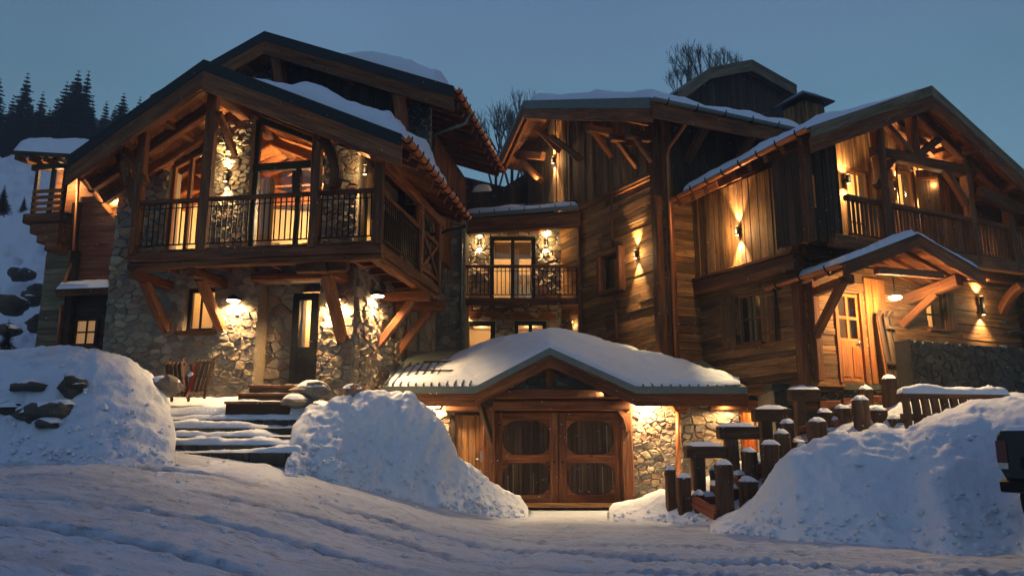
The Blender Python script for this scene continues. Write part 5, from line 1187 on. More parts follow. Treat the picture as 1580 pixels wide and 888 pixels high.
dome_lamp(GW, 998, 607, 'lamp under the garage eave over the right stone pier', 85, r=.1, off=.42, col=(1, .66, .32)); dome_lamp(GW, 668, 606, 'lamp under the left end of the garage eave', 75, r=.1, off=.36)
dome_lamp(GB, 1120, 622, 'lamp over the basement stones right of the copper pipe', 18, r=.08, off=.35)
lamp_light('SPOT', GR, GW.P(930, 606, .55), (-.75, .35, -.6), 34, angle=120)
# snow mound on the garage roof
sx_ = [600, 640, 682, 700, 740, 790, 850, 900, 950, 1000, 1040, 1080, 1110, 1140]; sy_ = [590, 572, 556, 546, 528, 515, 509, 513, 524, 536, 549, 560, 572, 586]
nu, nv = 110, 46; us = np.linspace(600, 1142, nu); V = []
for px1 in us:
    yt = np.interp(px1, sx_, sy_)
    ex = np.interp(px1, [590, 733, 848, 982, 1152], [596, 602, 536, 598, 590])
    P0 = GE.P(px1, ex, -.02)+Z*.01
    dpt = 1.9 if px1 < 1040 else 1.0
    dpt = np.interp(px1, [600, 700, 760, 980, 1060, 1142], [.9, 1.9, 2.1, 2.1, 1.3, .5])
    T = at(px1, yt, P0[1]+dpt); base = lambda y_: z_e+.42*(y_-oe[0][1])
    for j in range(nv):
        v = j/(nv-1); y_ = P0[1]+dpt*v*1.12; f = math.sin(min(1, v*.94+.06)*math.pi/2)**.85 if v < .9 else 1-(v-.9)*4
        zz = P0[2]+(T[2]-P0[2])*f**1.2*(1 if j else 0)
        left = np.interp(px1, [600, 760], [1, 0])
        n_ = (.17*float(fbm(px1/60, y_*1.8, 3, 4))-.08*abs(float(fbm(px1/24, y_*4, 8, 3))))*(1 if 0 < j else 0)+.1*float(fbm(px1/160+7, y_*.8, 5, 2))*(v if j else 0)
        V.append((P0[0]+(T[0]-P0[0])*v, y_, max(zz+n_, base(y_)+.035+.02*float(vnoise(px1/9, y_*9)) if px1 < 733 or px1 > 982 else -9)+(.0 if j else -.05)))
V = np.array(V); obj('snow_cover', V-V[0], [(i*nv+j, (i+1)*nv+j, (i+1)*nv+j+1, i*nv+j+1) for i in range(nu-1) for j in range(nv-1)], 'snow', GR, Matrix.Translation(V3(V[0])), smooth=True)
# ================================================================== GROUND AND SNOW
def gz(x, y):
    x = np.asarray(x, float); y = np.asarray(y, float)
    t = np.clip(-x/5.4, 0, 1.25); s = t*t*(3-2*np.minimum(t, 1))/np.maximum(1, t*0+1); s = np.where(t > 1, 1+(t-1)*.6, t*t*(3-2*t)*.55+t*.45)
    z = -1.6+1.27*s*np.clip(y/15.5, 0, 1.0)+.0*y
    z = z+np.clip(y-24, 0, 400)*.0
    return z
def heightfield(name, X, Y, Zz, mat, lab=None):
    nu, nv = X.shape; V = np.stack([X, Y, Zz], -1).reshape(-1, 3); F = []
    i = np.arange(nu-1)[:, None]; j = np.arange(nv-1)[None]; a = (i*nv+j).ravel()
    F = np.stack([a, a+nv, a+nv+1, a+1], 1).tolist()
    o = obj(name, V, F, mat, None, None, smooth=True); tag(o, lab, kind='structure'); return o
# road snow with tyre ruts: detailed patch with coarse skirt to the horizon in one sheet
def axis(lo, hi, step, out, k=1.35):
    a = list(np.arange(lo, hi+1e-6, step)); d = step
    while a[-1] < out: d *= k; a.append(a[-1]+d)
    return a
xr = axis(0, 9, .07, 600); xs = np.array([-v for v in xr[::-1]][:-1]+xr); ys = np.array([-30, -12, -5, 0, 2, 3.5]+axis(4.5, 17, .07, 900))
X, Y = np.meshgrid(xs, ys, indexing='ij'); Zg = gz(X, Y)
def track(x, y):
    """distance coordinate across the curved tyre tracks"""
    w_ = np.logaddexp(0, (x+3.5)/1.2)*1.2
    return y-(14.6-.36*w_-.02*np.minimum(x+3.5, 0)**2*.5)
u_ = track(X, Y); fade = np.clip((17-Y)/3, 0, 1)*np.clip((Y-3)/2, 0, 1)
rut = 0
for c_, w_, d_ in ((-1.2, .19, .07), (-2.65, .19, .07), (-4.3, .16, .055), (-5.8, .18, .06), (-8.1, .2, .06), (.2, .15, .045), (-6.9, .13, .04)):
    cc = c_+.16*fbm(X*.2+c_, Y*.1, 1, 2); w_ = w_*.62; rut = rut-1.0*d_*np.exp(-np.abs((u_-cc)/w_)**4)*(1+.25*np.sign(np.sin(X*18)))+d_*.9*np.exp(-((u_-cc-w_*1.5)/(w_*.45))**2)+d_*.7*np.exp(-((u_-cc+w_*1.5)/(w_*.45))**2)
nn = .022*fbm(X*1.1, Y*1.1, 0, 3)+.012*fbm(u_*5.5, X*1.6, 4, 4)+.03*fbm(X*.3, Y*.3, 9, 2)+.034*fbm(X*4.5, Y*5.5, 3, 3)-.03*np.maximum(0, fbm(X*2.2, Y*3.2, 8, 3)-.12)*3
rut = rut*np.clip(.75+1.1*fbm(X*.55, Y*.9, 14, 3), 0, 1.2)
Zg = Zg+fade*(rut+nn)
t = NT('road_snow'); tcn = t.n.new('ShaderNodeTexCoord'); v = tcn.outputs['Object']
mp = t.n.new('ShaderNodeMapping'); mp.inputs['Rotation'].default_value = (0, 0, math.radians(13)); t.link(v, mp.inputs['Vector'])
st = t.noise(mp.outputs[0], 1.0, 6, .75, (.7, 2.6, 1)); st2 = t.noise(mp.outputs[0], 1.0, 6, .75, (3.0, 9, 3)); fn = t.noise(v, 30, 5, .75); bigp = t.noise(v, .22, 3, .5); gr = t.noise(v, 9, 5, .8)
d1 = t.ramp(t.math('ADD', t.math('MULTIPLY', st, .6), t.math('MULTIPLY', bigp, .4)), [(.47, (0, 0, 0, 1)), (.58, (1, 1, 1, 1))])
d2 = t.ramp(st2, [(.54, (0, 0, 0, 1)), (.64, (1, 1, 1, 1))]); d3 = t.ramp(gr, [(.60, (0, 0, 0, 1)), (.68, (1, 1, 1, 1))])
c_ = t.mix(t.math('MULTIPLY', d1, .45), (.70, .78, .90, 1), srgb('8b959f')); c_ = t.mix(t.math('MULTIPLY', d2, .62), c_, srgb('5f5e58')); c_ = t.mix(t.math('MULTIPLY', t.math('MULTIPLY', d3, d1), .6), c_, srgb('45443e')); c_ = t.mix(t.math('MULTIPLY', fn, .4), c_, srgb('a3b2c6'))
ra = t.n.new('ShaderNodeAttribute'); ra.attribute_name = 'rut'; c_ = t.mix(t.math('MULTIPLY', t.math('MULTIPLY', ra.outputs['Fac'], t.ramp(st2, [(.30, (.15, .15, .15, 1)), (.58, (1, 1, 1, 1))])), .8), c_, srgb('57585a'))
hh = t.math('ADD', t.math('MULTIPLY', st2, .4), t.math('ADD', t.math('MULTIPLY', fn, .3), t.math('MULTIPLY', gr, .3))); t.bsdf(c_, .55, hh, 1.0, .09, 0, .4); MATS['road_snow'] = t.m
rd_ = heightfield('snowy_road', X, Y, Zg, 'road_snow', 'rutted snow covered road in front of the chalets')
at_ = rd_.data.attributes.new('rut', 'FLOAT', 'POINT'); at_.data.foreach_set('value', np.clip(-rut*fade*16, 0, 1).astype(np.float32).ravel())   # grit pressed into the wheel tracks
SURF = {}
def proj(X, Y, Zz):
    f = Y*cP+Zz*sP; return 790+FPX*X/f, 444-FPX*(-Y*sP+Zz*cP)/f
def on_surf(key, px1, py1):
    U, V_, Y = SURF[key]; k = np.argmin((U-px1)**2+(V_-py1)**2+(Y-Y.min())*3); return float(Y.ravel()[k])
def bank(name, label, cols, mat='snow', nu=140, nv=70, amp=.10, seed=0, pw=.9, mult=1.0, tail=.35, rough=1.0, sharp=1.0):
    """cols: (photo x, photo y of crest, photo y of foot or None, crest depth, near depth or None, far depth)"""
    cx = [c[0] for c in cols]; us = np.linspace(cx[0], cx[-1], nu); X = np.zeros((nu, nv)); Y = X*0; Zz = X*0
    f = lambda k: np.interp(us, cx, [c[k] for c in cols])
    crest, foot, dc, df = f(1), f(2), f(3), f(5)
    near = []
    for i, u in enumerate(us):
        if cols[0][4] is not None: near.append(np.interp(u, cx, [c[4] for c in cols])); continue
        r = ray(u, foot[i]); best = 8.
        for y in np.arange(5, 30, .05):
            if r[2]/r[1]*y <= float(gz(r[0]/r[1]*y, y)): best = y; break
        else: best = dc[i]-2
        near.append(min(best, dc[i]-.25))
    near = np.array(near, float); near = np.convolve(np.pad(near, 9, mode='edge'), np.hanning(19)/np.hanning(19).sum(), 'valid')
    if cols[0][4] is None: near = near+.3*fbm(us/95., us*0+seed, 0, 1)-.95
    for i, u in enumerate(us):
        r = ray(u, crest[i]); k = r[0]/r[1]; zc = r[2]/r[1]*dc[i]
        V_ = np.concatenate([np.linspace(0, .72, int(nv*.75)), np.linspace(.74, 1, nv-int(nv*.75))])
        for j, v in enumerate(V_):
            if v <= .72:
                w_ = v/.72; y = near[i]+(dc[i]-near[i])*w_; zb = float(gz(k*near[i], near[i])) if cols[0][4] is None else r[2]*0+(ray(u, foot[i])[2]/ray(u, foot[i])[1])*near[i]
                z = zb+(zc-zb)*(.35*math.sin(w_*math.pi/2)**(pw+.3)+.65*(.5-.5*math.cos(math.pi*w_**.85)))
            else:
                w_ = (v-.72)/.28; y = dc[i]+(df[i]-dc[i])*w_; z = zc-(zc-min(zc, zb))*tail*w_**1.6
            X[i, j], Y[i, j], Zz[i, j] = k*y, y, z
    e_ = np.minimum(1, np.linspace(0, 1, nv)*9)[None]*np.minimum(1, np.minimum(np.linspace(0, 1, nu), 1-np.linspace(0, 1, nu))*25)[:, None]
    P = np.stack([X, Y, Zz], -1); du = np.gradient(P, axis=0); dv = np.gradient(P, axis=1); N = np.cross(du, dv); N /= np.linalg.norm(N, axis=-1, keepdims=True)+1e-9; N *= np.sign(N[..., 2:3]+1e-9)
    def n3(f, o=3, k=0): # 3-D noise by blending two slices
        return fbm3(X*f+seed+k, Zz*f+k, Y*f+seed*.3, o)
    lump = 1-np.abs(n3(1.5, 3, 5))*2.2; crumb = 1-np.abs(n3(4.5, 3, 9))*2; pit = np.minimum(0, n3(2.4, 3, 21)+.22)
    D = .78*amp*(.9*n3(.7, 3)+.55*lump+.32*rough*crumb*np.clip(n3(.9, 2, 40)+.6, 0, 1)+.3*n3(7., 2, 3)*rough+2.2*pit)
    P = P+N*(D*e_)[..., None]; X, Y, Zz = P[..., 0], P[..., 1], P[..., 2]-.04*(1-e_)
    U, V_ = proj(X, Y, Zz); SURF[seed] = (U, V_, Y)
    return heightfield(name, X, Y, Zz, mat, label)
bank('snow_bank', 'high smooth snow bank at the left of the stone steps', [
    (-60, 548, 700, 16.2, None, 19), (0, 545, 700, 16.2, None, 19), (60, 536, 704, 16.4, None, 19), (150, 537, 706, 16.6, None, 18.6), (200, 556, 706, 16.8, None, 18.2), (235, 583, 706, 16.9, None, 17.9), (255, 620, 706, 16.7, None, 17.4), (272, 672, 708, 16.2, None, 16.8)], 'old_snow', seed=3, amp=.13, nu=170, nv=80, pw=.8)
bank('snow_bank', 'tall ploughed snow pile between the steps and the garage', [
    (440, 710, 713, 16.0, None, 16.6), (452, 690, 714, 16.2, None, 17.0), (462, 656, 716, 16.5, None, 17.3), (476, 630, 722, 16.9, None, 17.6), (520, 612, 738, 17.2, None, 18.2), (580, 604, 752, 17.3, None, 18.6), (630, 610, 762, 17.4, None, 18.8), (668, 635, 768, 17.6, None, 19), (690, 672, 772, 17.7, None, 19.2), (705, 705, 776, 17.9, None, 19.3), (760, 748, 781, 18.3, None, 19.4), (815, 780, 786, 18.8, None, 19.5)], 'snow', seed=11, amp=.15, nu=190, nv=90, pw=.85, rough=1.4, sharp=1.6)
bank('snow_bank', 'broad snow bank at the right between the timber steps and the truck', [
    (1095, 806, 807, 16.0, None, 17), (1135, 793, 812, 15.8, None, 17), (1165, 772, 816, 15.6, None, 17), (1190, 735, 820, 15.4, None, 17), (1225, 697, 824, 15.2, None, 17), (1290, 674, 828, 15.2, None, 17.4), (1400, 666, 833, 15.2, None, 17.6), (1440, 645, 842, 15.4, None, 18), (1500, 622, 845, 15.6, None, 18), (1590, 617, 850, 15.6, None, 18.4), (1680, 612, 860, 15.6, None, 18.5)], 'snow', seed=21, amp=.14, nu=190, nv=90, pw=.95)
bank('snow_bank', 'low snow heap at the foot of the garage stone pier', [
    (940, 782, 790, 18.2, None, 19.4), (985, 770, 792, 18.2, None, 19.6), (1020, 757, 794, 18.0, None, 19.6), (1060, 766, 795, 17.6, None, 19.6), (1110, 778, 798, 17.2, None, 19)], 'snow', seed=31, amp=.08, nu=70, nv=40)
bank('stair_slope', 'snowy slope under the timber steps', [
    (1000, 772, 786, 18.6, 17.6, 20), (1060, 752, 784, 18.6, 17.0, 20), (1120, 722, 784, 18.4, 16.6, 20), (1180, 695, 770, 18.2, 16.6, 19.6), (1240, 668, 740, 18.0, 16.6, 19.2), (1300, 650, 700, 17.8, 16.4, 18.4), (1380, 626, 680, 17.6, 16.4, 18.0), (1460, 612, 670, 17.4, 16.4, 17.8), (1620, 606, 660, 17.2, 16.4, 17.8)], 'old_snow', seed=41, amp=.08, nu=110, nv=50)
# hillside behind on the left, forest slope beyond
bank('snowy_hillside', 'snow covered hillside rising behind the left annex', [
    (-500, 262, 640, 70, 22, 110), (-120, 268, 640, 62, 22, 110), (0, 274, 620, 60, 22, 110), (60, 279, 600, 58, 23, 110), (140, 290, 600, 56, 26, 110), (260, 300, 600, 56, 30, 110), (420, 330, 600, 56, 34, 110)], 'snow', seed=51, amp=.7, nu=120, nv=90, pw=1.5, tail=-.25)
simple('forest_floor', srgb('23282b'), .95, nscale=.3, amt=.5)
bank('forest_slope', 'dark wooded mountain slope far behind on the left', [
    (-700, 215, 330, 150, 75, 220), (0, 212, 330, 150, 75, 220), (200, 225, 330, 150, 75, 220), (330, 250, 330, 150, 75, 220), (500, 320, 350, 150, 75, 220)], 'forest_floor', seed=61, amp=2, nu=60, nv=40, pw=1.0, tail=.3)
# snowy landing between steps and front wall
P = [(-8.6, 16.9, .62), (-3.3, 16.9, .62), (-3.3, 18.3, .98), (-9.2, 18.6, .98)]
ld_ = obj('snowy_landing', np.array([(x, y, z) for x, y, z in P]+[(x, y, -1) for x, y, z in P]), [(0, 1, 2, 3), (0, 4, 5, 1), (1, 5, 6, 2), (3, 7, 4, 0)], 'old_snow'); tag(ld_, 'trodden snow landing above the stone steps', kind='structure')
lsn = snow_sheet(None, P, .09, 'landing_snow', 60, 24, edge=.15, seed=7, amp=.9); tag(lsn, 'loose snow lying on the landing by the front wall', kind='structure')
# ================================================================== LOWER STONE STEPS
ST = thing('stone_steps', 'wide rough stone steps half buried in snow at the left', 'steps', at(360, 700, 16))
ys_ = [(708, 15.6), (696, 15.92), (683, 16.22), (670, 16.5), (657, 16.78), (644, 17.05)]
for k, (yb, d) in enumerate(ys_):
    yt = yb-11; zt_ = at(360, yt, d)[2]; zb_ = at(360, yb+6, d)[2]; xa_, xb_ = at(250, yb, d)[0], at(463+(2*k), yb, d)[0]; x = xa_
    stp = boxw('step', ST, (xa_, d+.06, zb_-.2), (xb_-xa_, 0, 0), (0, .5, 0), (0, 0, zt_-zb_+.16), 'mortar')
    while x < xb_-.1:
        w_ = random.uniform(.3, .75); w_ = min(w_, xb_-x)
        n = 6; V = []
        for yy in (0, .45):
            for i in range(n):
                u = i/(n-1); V += [(x+.015+u*(w_-.03), d+yy+random.uniform(-.06, .05)+.04*math.sin(u*3.1)*-1, zt_-.02+random.uniform(-.02, .012)), (x+.015+u*(w_-.03), d+yy+(0.03 if yy == 0 else 0)+random.uniform(-.02, .02), zb_-.05)]
        V = np.array(V); O_ = V[0].copy(); F = []
        for i in range(n-1): a = 2*i; F += [(a, a+1, a+3, a+2), (2*n+a, 2*n+a+2, 2*n+a+3, 2*n+a+1), (a, a+2, 2*n+a+2, 2*n+a)]
        F += [(0, 2*n, 2*n+1, 1), (2*n-2, 2*n-1, 4*n-1, 4*n-2)]
        obj('stone', V-O_, F, 'dark_stone', stp, Matrix.Translation(V3(O_))); x += w_
    sn = snow_sheet(stp, [(xa_, d+.03, zt_), (xb_, d+.03, zt_), (xb_, d+.5, zt_+.02), (xa_, d+.5, zt_+.02)], .055, nu=120, nv=14, edge=.12, seed=k*3, amp=2.2)
S2 = thing('entrance_steps', 'three dark steps leading up to the black front door', 'steps', at(420, 630, 17.2))
for k, (xl, xr_, yt, yb, d) in enumerate(((349, 447, 619, 632, 16.9), (368, 466, 606, 618, 17.3), (385, 478, 594, 605, 17.65))):
    a, b = at(xl, yt, d), at(xr_, yb, d); stp = boxw('step', S2, (a[0], d, b[2]-.1), (b[0]-a[0], 0, 0), (0, .7, 0), (0, 0, a[2]-b[2]+.05), 'dark_wood'); boxw('tread', stp, (a[0]-.03, d-.04, a[2]-.05), (b[0]-a[0]+.06, 0, 0), (0, .6, 0), (0, 0, .05), 'beam_wood')
    snow_sheet(stp, [(a[0], d-.03, a[2]), (b[0], d-.03, a[2]), (b[0], d+.3, a[2]), (a[0], d+.3, a[2])], .02, nu=30, nv=8, edge=.06, seed=k, amp=2.5)
bank('snow_bank', 'low drift of trodden snow along the bottom stone step', [(236, 714, 722, 15.3, None, 16.1), (300, 712, 724, 15.35, None, 15.9), (360, 714, 727, 15.35, None, 15.9), (410, 716, 730, 15.4, None, 16), (440, 728, 732, 15.5, None, 16)], 'snow', seed=71, amp=.05, nu=90, nv=24)
# boulders
def boulder(px1, py1, depth, sx, sy, sz, label, cap=True, mat='field_stone', seed=0, group='stones poking out of the snow'):
    c = at(px1, py1, depth); T = thing('boulder', label, 'rock', c, group); nu, nv = 14, 9; V = []; 
    for j in range(nv):
        ph = math.pi*j/(nv-1)
        for i in range(nu):
            th = 2*math.pi*i/nu; d = np.array([math.sin(ph)*math.cos(th), math.sin(ph)*math.sin(th), math.cos(ph)])
            k = 1+.75*float(fbm(d[0]*1.3+seed, d[1]*1.3+seed*2, d[2]*1.3, 3));  V.append(d*k*np.array([sx, sy, sz]))
    F = [(j*nu+i, (j+1)*nu+i, (j+1)*nu+(i+1) % nu, j*nu+(i+1) % nu) for j in range(nv-1) for i in range(nu)]
    obj('rock', V, F, mat, T, Matrix.Translation(V3(c)))
    if cap:
        V2 = []
        for j in range(6):
            r = 1-j/5
            for i in range(nu): th = 2*math.pi*i/nu; q = 1+.15*float(vnoise(math.cos(th)*2+seed, math.sin(th)*2)); V2.append((math.cos(th)*sx*.9*r*q, math.sin(th)*sy*.9*r*q, sz*.35+sz*.2*float(vnoise(th, seed))*r+(.16*sx+sz*.5)*(1-r**2.6)))
        obj('snow_cap', V2, [(j*nu+i, j*nu+(i+1) % nu, (j+1)*nu+(i+1) % nu, (j+1)*nu+i) for j in range(5) for i in range(nu)], 'snow', T, Matrix.Translation(V3(c)), smooth=True)
for i, a in enumerate(((252, 596, 16.6, .38, .3, .2, 'grey rock under a snow cap at the top right of the left bank', True), (228, 606, 16.5, .22, .2, .13, 'small rock just left of the capped rock on the left bank', True),
    (22, 633, 15.25, .36, .3, .14, 'flat rock at the left edge of the left snow bank', False), (62, 640, 15.3, .42, .3, .2, 'darkest flat rock showing through the left snow bank', False), (78, 655, 15.2, .3, .3, .12, 'lowest flat rock in the left snow bank', False), (95, 628, 15.4, .28, .25, .12, 'rock right of the dark rocks in the left bank', False),
    (45, 597, 15.7, .34, .3, .10, 'half covered rock high on the left snow bank', False), (116, 600, 15.75, .22, .3, .2, 'pointed rock in the middle of the left snow bank', False),
    (455, 620, 16.9, .3, .25, .16, 'snowy rock beside the entrance steps, nearest the lower steps', True), (482, 602, 17.2, .36, .3, .2, 'snowy rock beside the top entrance step', True), (520, 588, 17.4, .3, .25, .22, 'upright snowy rock below the dome lamp by the door', True), (545, 603, 17.3, .25, .25, .15, 'small snowy rock left of the tall snow pile', True),
    (1090, 792, 15.9, .0, .0, .0, '', False))):
    if 2 <= i <= 7: a = a[:2]+(on_surf(3, a[0], a[1])+.06,)+a[3:]
    if a[6] and i != 10: boulder(*a[:7], cap=a[7] or 2 <= i <= 7, seed=i*1.7, mat='dark_stone' if 2 <= i <= 7 else 'field_stone')
for i, (x, y, d, s_) in enumerate(((20, 470, 27, 1.3), (52, 462, 28, 1.1), (60, 500, 25, 1.0), (14, 510, 24.5, .8), (70, 446, 30, 1.2), (35, 425, 33, 1.2), (60, 418, 36, 1.0))):
    boulder(x, y, d, s_*.42, s_*.4, s_*.24, ['dark rock on the hillside left of the annex, third row', 'dark rock beside the annex corner', 'rock low on the slope by the annex wall', 'rock at the left edge above the snow bank', 'rock high beside the annex corbels', 'dark rock band below the open snowfield', 'dark rock under the annex balcony', 'rock just above the left snow bank crest', 'rock at the far left edge of the slope'][i], cap=True, mat='dark_stone', seed=20+i*2.3, group='dark rocks on the hillside')
# broken clods of snow along the banks and on the road
rs = np.random.RandomState(12); acc = Acc()
def clod(c, r):
    V = []; n = 6
    for z_, q in ((-.5, .8), (.1, 1), (.7, .6)):
        for k in range(n): a = 6.283*k/n+rs.rand()*.5; w = q*rs.uniform(.7, 1.15); V.append((c[0]+math.cos(a)*r*w, c[1]+math.sin(a)*r*w, c[2]+z_*r*rs.uniform(.6, 1.1)))
    acc.add(V, [(i*n+k, i*n+(k+1) % n, (i+1)*n+(k+1) % n, (i+1)*n+k) for i in range(2) for k in range(n)]+[tuple(2*n+k for k in range(n))])
for i in range(520):
    x = rs.uniform(-9, 9); y = rs.uniform(5.5, 17); clod((x, y, float(gz(x, y))+.0), rs.choice((.012, .02, .03, .045)))
for key, cnt in ((3, 230), (11, 380), (21, 330), (31, 60)):
    U, V_, Y = SURF[key]; nu_, nv_ = Y.shape
    for _ in range(cnt):
        i, j = rs.randint(2, nu_-2), int(abs(rs.normal(0, .18))*nv_); j = min(j, int(nv_*.7)); y = Y[i, j]; r = ray(U[i, j], V_[i, j]); p = r*(y/r[1]); clod(p-np.array([0, .03, -.0]), rs.choice((.02, .035, .05, .075), p=(.4, .3, .2, .1)))
cl = acc.build('snow_clods', 'snow'); tag(cl, 'broken clods of snow scattered along the banks and the road', kind='stuff')
# ================================================================== SLEDGES AGAINST THE WALL
def sledge(px1, py0, py1, depth, tilt, label):
    P = at(px1, py1, depth); top = at(px1, py0, depth+.45); T = thing('sledge', label, 'sledge', P, 'wooden sledges leaning on the wall'); ax = nrm(top-P+A.e1*tilt); L = np.linalg.norm(top-P); si = A.e1
    for s_ in (-.2, .2): beam('runner', T, P+si*s_, P+si*s_+ax*L, .05, .07, 'post_wood')
    for k in range(5): s_ = -.2+.1*k; beam('slat', T, P+si*s_+ax*.15-A.e2*.06, P+si*s_+ax*(L-.05)-A.e2*.06, .065, .02, 'post_wood')
    for u in (.2, .55, .9): beam('crossbar', T, P-si*.26+ax*L*u-A.e2*.03, P+si*.26+ax*L*u-A.e2*.03, .05, .04, 'post_wood')
sledge(278, 553, 618, 17.25, -.12, 'brown wooden sledge leaning on the stones, left one'); sledge(302, 557, 614, 17.2, .25, 'slatted wooden sledge leaning sideways nearer the lamp')
JK = thing('hanging_cloth', 'small red and white cloth hung between the two sledges', 'cloth', at(292, 575, 17.0)); knee('cloth_fold', JK, at(296, 562, 17.05), at(286, 612, 16.95), A.e1*.06, .09, .06, 'red_lens'); knee('cloth_trim', JK, at(296, 574, 16.98), at(291, 580, 16.95), A.e1*.02, .06, .06, 'snow')
# ================================================================== TIMBER POSTS OF THE RIGHT STEPS
def cap_snow(parent, c, hx, hy, th, seed):
    nu, nv = 16, 7; V = []
    for j in range(nv):
        r = 1.06*(1-j/(nv-1)); h = th*(1-(r/1.06)**3)
        for i in range(nu):
            a = 2*math.pi*i/nu; ca, sa = math.cos(a), math.sin(a); k = 1/max(abs(ca), abs(sa))**.65; q = 1+.1*float(vnoise(ca*1.5+seed, sa*1.5, j*.5)); V.append((ca*k*hx*r*q, sa*k*hy*r*q, h-.015+(.03*float(vnoise(ca*2+seed, sa*2+r*3)) if j else 0)))
    obj('snow_cap', V, [(j*nu+i, j*nu+(i+1) % nu, (j+1)*nu+(i+1) % nu, (j+1)*nu+i) for j in range(nv-1) for i in range(nu)], 'snow', parent, Matrix.Translation(V3(c)), smooth=True)
def post(x0_, x1_, yt, yb, d, label, snow=.1, down=.4):
    a, b = at(x0_, yt, d), at(x1_, yb, d); w_ = b[0]-a[0]; cx_ = (a[0]+b[0])/2; T = thing('timber_post', label, 'post', (cx_, d, b[2]), 'snow capped timber posts by the right steps')
    beam('post', T, (cx_, d, b[2]-down), (cx_+random.uniform(-.015, .015), d, a[2]), w_, w_, 'post_wood', up=(0, 1, 0), jit=.012, rings=5)
    if snow: cap_snow(T, (cx_, d, a[2]), w_/2, w_/2, snow, x0_)
def tee(x0_, x1_, yt, yb, p0_, p1_, pb, d, label):
    a, b = at(x0_, yt, d), at(x1_, yb, d); T = thing('timber_post', label, 'post', ((a[0]+b[0])/2, d, at(x0_, pb, d)[2]), 'timber posts carrying a crossbeam'); h = a[2]-b[2]
    beam('crossbeam', T, (a[0], d, (a[2]+b[2])/2), (b[0], d, (a[2]+b[2])/2), .3, h, 'post_wood'); pa_, pb_ = at(p0_, yb, d), at(p1_, pb, d)
    beam('post', T, ((pa_[0]+pb_[0])/2, d, pb_[2]-.4), ((pa_[0]+pb_[0])/2, d, b[2]), pb_[0]-pa_[0], .28, 'post_wood', up=(0, 1, 0), jit=.01, rings=5)
    cap_snow(T, ((a[0]+b[0])/2, d, a[2]), (b[0]-a[0])/2, .15, .085, x0_)
tee(1057, 1119, 687, 706, 1067, 1088, 758, 17.4, 'lowest crossbeam post of the timber stair rail, left of the tall front post')
tee(1107, 1169, 657, 677, 1118, 1140, 735, 17.6, 'second crossbeam post up the timber stair rail')
tee(1161, 1218, 630, 650, 1172, 1192, 700, 17.8, 'third crossbeam post up, against the lit basement doorway')
tee(1217, 1264, 600, 619, 1226, 1243, 676, 18.0, 'highest crossbeam post just below the terrace slab')
pl_ = [(1026, 1043, 724, 765, 17.2, 'short capped post at the far left of the post row by the pier'), (1044, 1066, 736, 766, 17.0, 'short wide post right beside the leftmost short post'), (1094, 1106, 724, 755, 17.5, 'small post behind the lowest crossbeam'),
    (1104, 1131, 716, 782, 16.3, 'tall thick front post standing nearest the road'), (1141, 1168, 741, 772, 16.5, 'low post with a round snow cap half in the right bank'), (1145, 1167, 696, 722, 17.2, 'short square post in shadow behind the second crossbeam'),
    (1176, 1203, 685, 728, 16.7, 'post with a slanting snow cap rising from the right bank'), (1195, 1218, 668, 700, 17.2, 'stub post right of the third crossbeam'), (1248, 1275, 650, 684, 16.9, 'post with a domed cap on the bank crest, left one'),
    (1284, 1310, 670, 690, 16.6, 'lowest capped stub on the bank crest'), (1316, 1342, 616, 672, 17.1, 'tall post with a pointed snow cap on the bank crest'), (1343, 1368, 632, 664, 17.2, 'capped post right of the tall pointed-cap post'), (1344, 1369, 660, 676, 16.8, 'short stub in front of the capped post on the crest'),
    (1362, 1386, 584, 640, 17.6, 'highest thick post carrying a snow dome near the door'), (1370, 1396, 645, 672, 17.0, 'wide stub beside the dark rail end'), (1408, 1423, 626, 668, 17.3, 'thin post with a tall pointed snow cap by the snowy rail'), (1290, 1312, 630, 655, 17.6, 'dark red stub behind the crest posts')]
pl_ += [(1206, 1226, 652, 690, 17.5, 'dark post just right of the third crossbeam, behind the stubs'), (1230, 1246, 688, 706, 16.9, 'tiny stub low on the bank left of the domed-cap post'), (1262, 1284, 636, 664, 17.7, 'reddish stub behind the domed-cap post'),
    (1326, 1346, 600, 632, 18.0, 'squat post just below the terrace edge, right of the crossbeams'), (1388, 1406, 612, 650, 17.5, 'dark post tucked under the snowy rail end'), (1120, 1140, 752, 776, 17.0, 'short stub hidden behind the tall thick front post'), (1070, 1086, 762, 780, 16.9, 'lowest small stub at the foot of the timber steps')]
for a in pl_: post(*a)
TSs = thing('timber_steps', 'timber edged steps climbing right between the snow capped posts', 'steps', at(1150, 720, 17.5))
for k in range(9):
    x = 1072+k*30; y = 772-k*17; d = 16.9+.09*k; P = at(x, y, d); Q = P+np.array([1.15, .5, .03]); s_ = beam('step', TSs, P, Q, .3, .16, 'red_board')
    snow_sheet(s_, [P+np.array([.02, -.12, .075]), Q+np.array([-.02, -.12, .075]), Q+np.array([0, .5, .1]), P+np.array([0, .5, .1])], .06, nu=24, nv=10, edge=.08, seed=k, amp=1.2)
beam('kerb_board', TSs, at(1068, 772, 16.9), at(1104, 792, 16.2), .08, .25, 'red_board')
for k in range(4): a = at(1232+k*34, 662-k*6, 17.7); beam('rail_board', TSs, a, a+np.array([.46, .05, .02]), .1, .14, 'red_board')
for k in range(4): a = at(1228+k*36, 628-k*4, 18.0); beam('rail_board', TSs, a, a+np.array([.5, .05, .02]), .1, .16, 'red_board')
